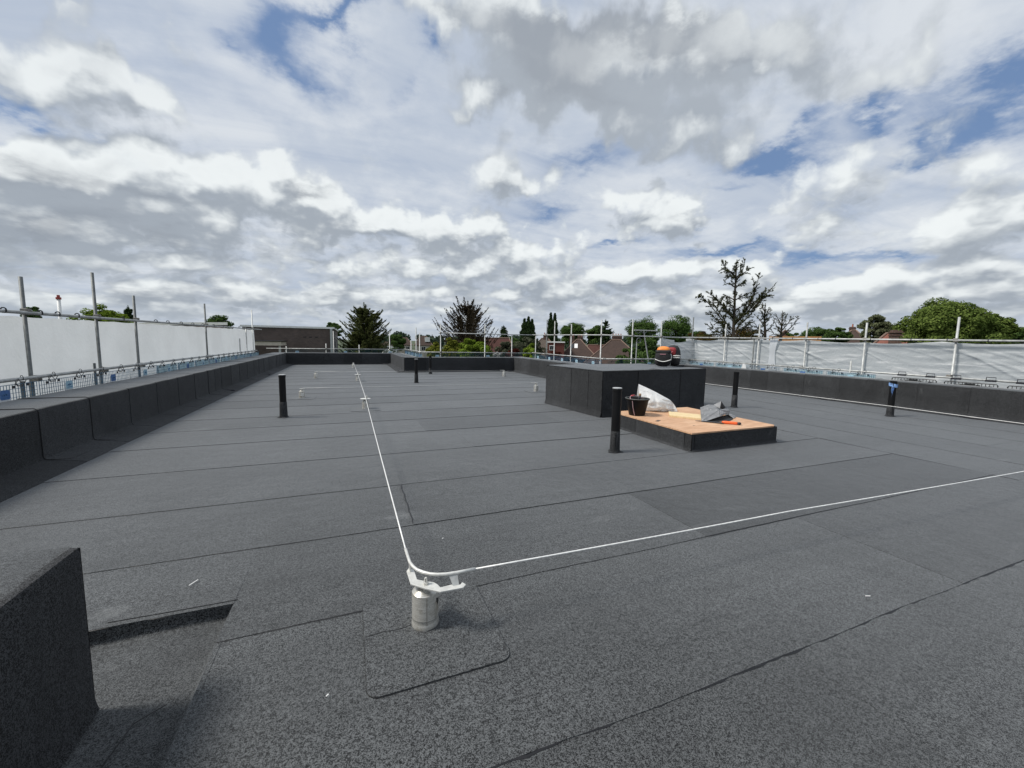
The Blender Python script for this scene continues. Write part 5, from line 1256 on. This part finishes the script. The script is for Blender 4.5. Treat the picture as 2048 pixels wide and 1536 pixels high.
LIMBS_C = [[(37.71, 26.34, 1.11), (37.7, 26.36, 2.51), (37.7, 26.36, 3.67), (37.68, 26.39, 4.74)], [(37.7, 26.36, 2.6), (37.45, 26.74, 3.45), (37.31, 26.95, 4.1)], [(37.71, 26.35, 2.88), (37.83, 25.92, 3.52), (37.97, 25.48, 4.24)], [(37.76, 26.27, 2.6), (38.2, 25.82, 3.21), (38.53, 25.51, 3.9), (38.65, 25.52, 4.27)], [(37.68, 26.38, 3.44), (37.41, 26.57, 4.0), (37.24, 26.63, 4.36)], [(37.69, 26.37, 3.21), (37.38, 25.87, 3.87), (37.0, 25.47, 4.29)], [(37.71, 26.34, 2.28), (37.12, 26.63, 2.59), (36.66, 26.74, 3.19)], [(37.73, 26.32, 2.42), (38.46, 26.14, 2.81), (39.07, 26.12, 3.24)]]

def limbed_conifer(limbs, label, mat, dens, size, L0):
    x, y = limbs[0][0][0], limbs[0][0][1]
    T = thing('conifer_tree', label, 'tree', (x, y, GZ)); m = MB(); out = []
    for i, l in enumerate(limbs):
        r0 = .16 if i == 0 else .055
        m.tube(l, [r0 * (1 - .9 * k / (len(l) - 1)) for k in range(len(l))], 6)
        ln = sum(math.dist(a, b) for a, b in zip(l[:-1], l[1:]))
        low = i >= 22 or len(limbs) < 20
        L = np.array(l, float); seg = np.linalg.norm(np.diff(L, axis=0), axis=1); cum = np.r_[0, np.cumsum(seg)]
        for k in range(int(ln * (5.5 if i else 7) * dens)):
            t = rng.uniform(.10 if i else .25, .97) * cum[-1]; q = min(int(np.searchsorted(cum, t)) - 1, len(seg) - 1); f = (t - cum[q]) / seg[q]
            p = L[q] * (1 - f) + L[q + 1] * f; d = (L[q + 1] - L[q]) / seg[q]; u = t / cum[-1]
            sd = rng.normal(size=3); sd -= d * sd.dot(d); sd /= np.linalg.norm(sd)
            w = L0 * rng.uniform(.35, 1.15) * ((1.15 - .75 * u) if i else (1.5 - 1.1 * u)) * (1.25 if low else 1)
            e = d * rng.uniform(.5, 1.1) + sd * rng.uniform(.5, 1.0) + np.array([0, 0, .12]); e /= np.linalg.norm(e)
            pts = [tuple(p), tuple(p + e * w * .5), tuple(p + e * w + np.array([0, 0, -.10 * w]))]
            m.tube(pts, [.014, .009, .003], 3, cap=False)
            sprays(pts, .24, .08, int(55 * w / L0 * .75) + 12, size, out, .7, 1.2)
        sprays(l, .22, .10, int(40 * ln), size, out, .7, 1.2)
    m.build('limbs', M['bark'], T)
    quads('crown', np.concatenate([o[0] for o in out]), np.concatenate([o[1] for o in out]), np.concatenate([o[2] for o in out]), mat, T)
    MB().tube([(x, y, GZ), limbs[0][0]], [.24, .17], 8).build('trunk', M['bark'], T, smooth=True)
limbed_conifer(LIMBS_A, 'tall sparse conifer with bare upswept limbs behind the right sheeting', M['l_sparse'], 1.1, .088, .85)
limbed_conifer(LIMBS_B, 'thin nearly bare conifer close right of the tall sparse one', M['l_sparse'], .8, .06, .55)
limbed_conifer(LIMBS_C, 'lowest nearly bare conifer, rightmost of the three sparse ones', M['l_sparse'], .75, .06, .50)
# far wooded skyline
n = 90; cs = []
P_, A_, B_ = [], [], []
for i in range(150):
    a = math.radians(rng.uniform(-40, 85)); d = rng.uniform(260, 700); R = rng.uniform(5, 11); zt = -7 + rng.uniform(9, 14) + d * .004
    c = np.array([math.sin(a) * d, math.cos(a) * d, zt - R * .7]); m = 170
    dd = unit(rng.normal(size=(m, 3))); p = c + dd * np.array([R, R, R * .7]) * rng.uniform(.7, 1, (m, 1)); nn_ = unit(dd + rng.normal(size=(m, 3)) * .4)
    t = unit(np.cross(nn_, rng.normal(size=(m, 3)))); P_.append(p); A_.append(t * R * .2); B_.append(np.cross(nn_, t) * R * .16)
tag(quads('distant_wood', np.concatenate(P_), np.concatenate(A_), np.concatenate(B_), leaf_mat('leaf_far', (.035, .055, .04), (.075, .105, .07)), None), 'wooded skyline far beyond the houses', 'wood', kind='stuff')

# ------------------------------------------------------------------ buildings beyond
def brick_mat(name, c1, c2, mortar, sc, rough=.85):
    m, nt, b = base_mat(name); co = objco(nt); sp = nt.nodes.new('ShaderNodeSeparateXYZ'); lk(nt, co, sp.inputs[0])
    cb = nt.nodes.new('ShaderNodeCombineXYZ'); lk(nt, mth(nt, 'ADD', sp.outputs[0], sp.outputs[1]), cb.inputs[0]); lk(nt, sp.outputs[2], cb.inputs[1])
    br = nt.nodes.new('ShaderNodeTexBrick'); lk(nt, cb.outputs[0], br.inputs['Vector']); br.inputs['Scale'].default_value = sc
    br.inputs['Color1'].default_value = (*c1, 1); br.inputs['Color2'].default_value = (*c2, 1); br.inputs['Mortar'].default_value = (*mortar, 1)
    br.inputs['Mortar Size'].default_value = .012; br.inputs['Brick Width'].default_value = .225; br.inputs['Row Height'].default_value = .075; br.inputs['Bias'].default_value = .0
    n = noise(nt, co, .8, 6, .7); h = N(nt, 'ShaderNodeHueSaturation'); lk(nt, br.outputs[0], h.inputs['Color']); lk(nt, sstep(nt, n.outputs['Fac'], .3, .7, .75, 1.2), h.inputs['Value'])
    lk(nt, h.outputs[0], b.inputs['Base Color']); b.inputs['Roughness'].default_value = rough; return m
M['brick_brown'] = brick_mat('brown_brick', (.105, .072, .062), (.07, .05, .045), (.12, .10, .09), 1)
M['brick_red'] = brick_mat('red_brick', (.095, .042, .029), (.065, .029, .021), (.12, .10, .085), 1)
def tile_mat(name, c1, c2):
    m, nt, b = base_mat(name); co = objco(nt); n = noise(nt, co, 1.3, 6, .7); n2 = noise(nt, objco(nt, (1, 1, 5)), 5, 3, .6)
    c = mixc(nt, sstep(nt, mth(nt, 'ADD', mth(nt, 'MULTIPLY', n.outputs['Fac'], .5), mth(nt, 'MULTIPLY', n2.outputs['Fac'], .5)), .32, .68), c1, c2)
    w = N(nt, 'ShaderNodeTexWave', wave_type='BANDS', bands_direction='Z', wave_profile='SAW'); w.inputs['Scale'].default_value = 1.6; w.inputs['Distortion'].default_value = .4; lk(nt, co, w.inputs['Vector'])
    bp = nt.nodes.new('ShaderNodeBump'); bp.inputs['Strength'].default_value = .6; bp.inputs['Distance'].default_value = .04; lk(nt, w.outputs['Fac'], bp.inputs['Height'])
    c = mixc(nt, sstep(nt, w.outputs['Fac'], .12, .0, 0, .5), c, tuple(x * .4 for x in c1))
    lk(nt, c, b.inputs['Base Color']); b.inputs['Roughness'].default_value = .85; lk(nt, bp.outputs[0], b.inputs['Normal']); return m
M['tile_brown'] = tile_mat('brown_roof_tiles', (.034, .020, .015), (.062, .038, .029))
M['tile_grey'] = tile_mat('grey_brown_roof_tiles', (.06, .045, .035), (.11, .088, .068))
M['tile_red'] = tile_mat('red_roof_tiles', (.055, .020, .015), (.10, .036, .027))
M['tile_orange'] = tile_mat('orange_roof_tiles', (.14, .05, .034), (.23, .088, .06))
M['render'] = simple('cream_render', (.36, .33, .28), .85, var=.1)
M['white_paint'] = simple('white_paint', (.74, .74, .72), .6, var=.06)
M['fascia'] = simple('grey_fascia', (.42, .44, .43), .6, var=.1)
M['ridge'] = simple('pale_ridge_tiles', (.22, .15, .115), .85, var=.2)
M['glass'] = simple('dark_window_glass', (.02, .025, .03), .08, spec=.8)
M['dark_void'] = simple('dark_recess', (.015, .015, .016), .8)
M['orange_wood'] = wood_mat('orange_fence_timber', (.32, .15, .05), (.46, .24, .09), (.5, .3, .12))
M['pot'] = simple('terracotta_pot', (.34, .12, .07), .8)

def house(x, y, rz, W, D, ze, zr, label, wall='brick_red', roof_='tile_brown', chim=(), wins=(), ridge=.3, extra=None):
    """hip roofed house; local x along the front, front faces -y"""
    T = thing('house', label, 'house', (x, y, GZ)); Lc = local((x, y, 0), rz)
    def wb(mb, x0, x1, y0, y1, z0, z1):
        P = [Lc(a, b, z) for z in (z0, z1) for a, b in ((x0, y0), (x1, y0), (x1, y1), (x0, y1))]
        return mb.add(P, [(0, 3, 2, 1), (4, 5, 6, 7), (0, 1, 5, 4), (1, 2, 6, 5), (2, 3, 7, 6), (3, 0, 4, 7)])
    wb(MB(), -W / 2, W / 2, -D / 2, D / 2, GZ, ze).build('walls', M[wall], T)
    e = .35; a, b = W / 2 + e, D / 2 + e; r = W * ridge / 2
    m = MB(); P = [Lc(-a, -b, ze), Lc(a, -b, ze), Lc(a, b, ze), Lc(-a, b, ze), Lc(-r, 0, zr), Lc(r, 0, zr), Lc(-a, -b, ze - .15), Lc(a, -b, ze - .15), Lc(a, b, ze - .15), Lc(-a, b, ze - .15)]
    m.add(P, [(0, 1, 5, 4), (2, 3, 4, 5), (1, 2, 5), (3, 0, 4), (0, 6, 7, 1), (1, 7, 8, 2), (2, 8, 9, 3), (3, 9, 6, 0), (9, 8, 7, 6)]); ro = m.build('roof', M[roof_], T)
    m = MB()
    for p, q in ((0, 4), (1, 5), (2, 5), (3, 4), (4, 5)): m.tube([Vector(P[p]) + Vector((0, 0, .05)), Vector(P[q]) + Vector((0, 0, .08))], .10, 5)
    m.build('ridge_tiles', M['ridge'], ro)
    for cx_, cy_, cw, zt in chim:
        m = MB(); wb(m, cx_ - cw / 2, cx_ + cw / 2, cy_ - .35, cy_ + .35, ze, zt); wb(m, cx_ - cw / 2 - .07, cx_ + cw / 2 + .07, cy_ - .42, cy_ + .42, zt - .35, zt - .2)
        c = m.build('chimney', M['brick_red'], T); npot = max(1, int(cw / .5)); 
        for k in range(npot):
            q = Lc(cx_ - cw / 2 + cw * (k + .5) / npot, cy_, 0); MB().lathe([(.13, zt), (.10, zt + .45), (.12, zt + .5)], (q[0], q[1]), 10).build('chimney_pot', M['pot'], c)
    for wx, wz, ww, wh in wins:
        m = MB(); wb(m, wx - ww / 2 - .08, wx + ww / 2 + .08, -D / 2 - .06, -D / 2 + .05, wz - wh / 2 - .08, wz + wh / 2 + .08); f = m.build('window', M['white_paint'], T)
        for s in (-1, 1):
            m = MB(); wb(m, wx + s * ww / 4 - ww / 4 + .04, wx + s * ww / 4 + ww / 4 - .04, -D / 2 - .075, -D / 2 - .055, wz - wh / 2, wz + wh / 2); m.build('pane', M['glass'], f)
    return T, Lc, wb

house(24.6, 203, -.10, 7.0, 8, -1.15, 2.3, 'far hip roofed house just right of the bushy conifer', 'render', 'tile_brown', [], [(-2, -2.6, 1.6, 1.4), (1.6, -2.6, 1.6, 1.4)], .35)
T_, Lc, wb = house(31.2, 187, -.15, 7.4, 8, -1.0, 3.0, 'far brown roofed house left of the yellow shrubs', 'render', 'tile_brown', [], [(0, -2.4, 1.8, 1.5)], .4)
m = MB(); wb(m, .6, 2.8, -3.2, 0, .6, 2.6); dm = m.build('dormer', M['white_paint'], T_)
house(16.6, 192, .1, 6, 7, -1.2, .1, 'pale low house at the right foot of the bushy conifer', 'white_paint', 'tile_grey', [], [(-1.2, -2.6, 2.4, 1.2), (1.9, -2.6, 1.0, 1.2)], .5)
house(29.6, 83, -.25, 7.5, 7, -2.6, 2.1, 'dark red tiled roof between the bronze conifer and the olive shrub', 'brick_red', 'tile_red', [], [], .7)
house(46.2, 93.5, -.52, 9.6, 9.5, -2.3, 2.35, 'grey tiled roof with tall chimney under the twin poplars', 'brick_red', 'tile_grey', [(.2, 0, 1.1, 3.3)], [], .16)
T_, Lc, wb = house(44.2, 83.5, -.52, 5.6, 7.0, -4.0, -3.0, 'tile hung house with flat roofed dormer and white window', 'brick_red', 'tile_brown', [], [], .5)
m = MB(); wb(m, -1.7, 1.9, -3.3, 2.5, -3.4, 1.35); dm = m.build('dormer', simple('red_hung_tiles', (.11, .032, .024), .85, var=.3, vscale=9), T_)
m = MB(); wb(m, -1.85, 2.05, -3.5, 2.6, 1.35, 1.62); m.build('flat_roof', M['white_paint'], dm)
m = MB(); wb(m, -1.35, -.25, -3.4, -3.28, -.35, .75); wf = m.build('window', M['white_paint'], T_)
for s in (0, 1): m = MB(); wb(m, -1.27 + .5 * s, -.83 + .5 * s, -3.43, -3.39, -.22, .62); m.build('pane', M['glass'], wf)
T_, Lc, wb = house(51.0, 85.0, -.54, 8.8, 9.5, -2.4, 2.15, 'brown hipped roof with a white skylight', 'brick_red', 'tile_brown', [(-1.6, 2.2, 1.2, 3.0), (.4, 2.2, 1.3, 3.0)], [], .10)
def on_roof(Lc, W, D, ze, zr, ridge, x, t, w, h):
    """quad on the front roof slope: x along, t up the slope"""
    b = D / 2 + .35; f = lambda xx, tt: Lc(xx, -b * (1 - tt), ze + (zr - ze) * tt + .08); return [f(x, t), f(x + w, t), f(x + w, t + h), f(x, t + h)]
m = MB(); m.add(on_roof(Lc, 8.8, 9.5, -2.4, 2.15, .1, -.9, .55, .75, .22), [(0, 1, 2, 3)]); m.build('skylight', M['white_paint'], T_)
m = MB(); m.add(on_roof(Lc, 8.8, 9.5, -2.4, 2.15, .1, -1.7, .55, .6, .22), [(0, 1, 2, 3)]); m.build('skylight', M['glass'], T_)
house(55.6, 76.5, -.62, 12.5, 11.0, -2.9, 2.1, 'largest brown hipped roof left of the dark green bush', 'brick_red', 'tile_brown', [(0.2, 1.0, 2.2, 3.1)], [], .17)
T_, Lc, wb = house(60.5, 90.5, -.5, 7, 7, -3.2, .9, 'low dark roof in the gap behind the two brown roofs', 'brick_red', 'tile_red', [], [], .8)
house(81.6, 44.2, -1.05, 5.0, 6, 1.6, 4.35, 'brown tiled house between the dark tree clump and the birch', 'brick_red', 'tile_brown', [(-.2, .4, .9, 5.0)], [], .12)
house(80.5, 55.5, -.95, 4.4, 6, 1.6, 4.5, 'small dark red gable behind the sparse conifer', 'brick_red', 'tile_red', [], [], .05)
house(59.9, 28.4, -1.1, 3.6, 5, 1.2, 3.15, 'bright orange tiled roof beside the brick chimney stack', 'brick_red', 'tile_orange', [], [], .3)
T_ = thing('chimney_stack', 'stepped red brick chimney stack left of the large domed tree', 'chimney', (54.6, 25.6, GZ)); m = MB()
for r_, z0, z1 in ((.52, GZ, 2.78), (.58, 2.78, 2.90), (.50, 2.90, 3.08), (.62, 3.08, 3.18), (.50, 3.18, 3.30), (.42, 3.30, 3.40)):
    m.box(54.6 - r_, 54.6 + r_, 25.6 - r_, 25.6 + r_, z0, z1, rot=-1.1)
m.build('brick_stack', M['brick_red'], T_)
T_ = thing('timber_fence', 'orange timber boarding behind the sparse conifer', 'fence', (49.9, 33.2, GZ))
for k in range(2):
    MB().box(-2.6, 2.6, -.03, .03, 2.36 + .16 * k - .0, 2.50 + .16 * k).build('board', M['orange_wood'], T_, loc=(0, 0, -GZ))
T_.rotation_euler = (0, 0, math.radians(-56))
MB().box(-2.6, 2.6, -.02, .02, 0, 9.55).build('board_panel', M['orange_wood'], T_, loc=(0, .04, 0))

# brown brick building with white fascia
T_ = thing('brick_building', 'flat roofed brown brick building left of the bushy conifer', 'building', (-5, 45, GZ))
MB().box(-9.3, -1.50, 45, 62, GZ, 2.42).build('walls', M['brick_brown'], T_)
MB().box(-9.45, -1.38, 44.86, 62.1, 2.42, 2.60).build('fascia', M['white_paint'], T_)
MB().box(-1.78, -1.56, 44.80, 45.02, GZ, 2.42).build('corner_trim', M['fascia'], T_)
MB().box(-1.502, -1.46, 46.0, 60, -2.0, 1.2).build('side_recess', M['dark_void'], T_)
for k in range(3): MB().box(-4.2 + .52 * k, -3.95 + .52 * k, 44.97, 45.01, 1.52, 1.60).build('air_vent', M['dark_void'], T_)
MB().box(-1.46, -1.30, 50, 50.2, GZ, 1.8).build('downpipe', M['white_paint'], T_)
T_ = thing('canopy_roof', 'low pale flat canopy in front of the brown brick building', 'canopy', (-6.6, 41.5, GZ))
MB().box(-8.6, -5.55, 40.6, 43.8, .78, 1.12).build('pale_fascia', simple('pale_board', (.50, .45, .38), .7, var=.1), T_)
MB().box(-8.7, -5.45, 40.5, 43.9, 1.12, 1.20).build('roof_edge', M['bitumen'], T_)
for xx in (-8.4, -5.7): MB().box(xx - .08, xx + .08, 40.8, 40.96, GZ, .78).build('post', M['fascia'], T_)
T_ = thing('flat_roof_building', 'long flat grey roof edge seen over the left sheeting', 'building', (-15, 52, GZ))
def ledge(z0, z1, i): 
    a, b = Vector((-19.7, 57.0, 0)), Vector((-11.0, 47.3, 0)); n_ = Vector((-.745, .667, 0)); P = [a - n_ * i, b - n_ * i, b + n_ * (9 - i), a + n_ * (9 - i)]
    P = [p + Vector((0, 0, z)) for z in (z0, z1) for p in P]; return MB().add([tuple(p) for p in P], [(0, 3, 2, 1), (4, 5, 6, 7), (0, 1, 5, 4), (1, 2, 6, 5), (2, 3, 7, 6), (3, 0, 4, 7)])
ledge(GZ, 2.45, -.4).build('walls', M['brick_brown'], T_); ledge(2.45, 2.60, .0).build('soffit', M['dark_void'], T_); ledge(2.60, 2.86, .05).build('fascia', M['fascia'], T_)
T_ = thing('chimney_stack', 'tall slim white chimney with a red top beyond the left sheeting', 'chimney', (-65.8, 134.8, GZ))
MB().lathe([(.42, GZ), (.34, 9.8)], (-65.8, 134.8), 20).build('white_shaft', M['white_paint'], T_, smooth=True)
MB().lathe([(.50, 9.8), (.50, 10.3), (.30, 10.32), (.28, 10.85)], (-65.8, 134.8), 20).build('red_cap', simple('red_cap', (.30, .05, .04), .7), T_, angle=40)
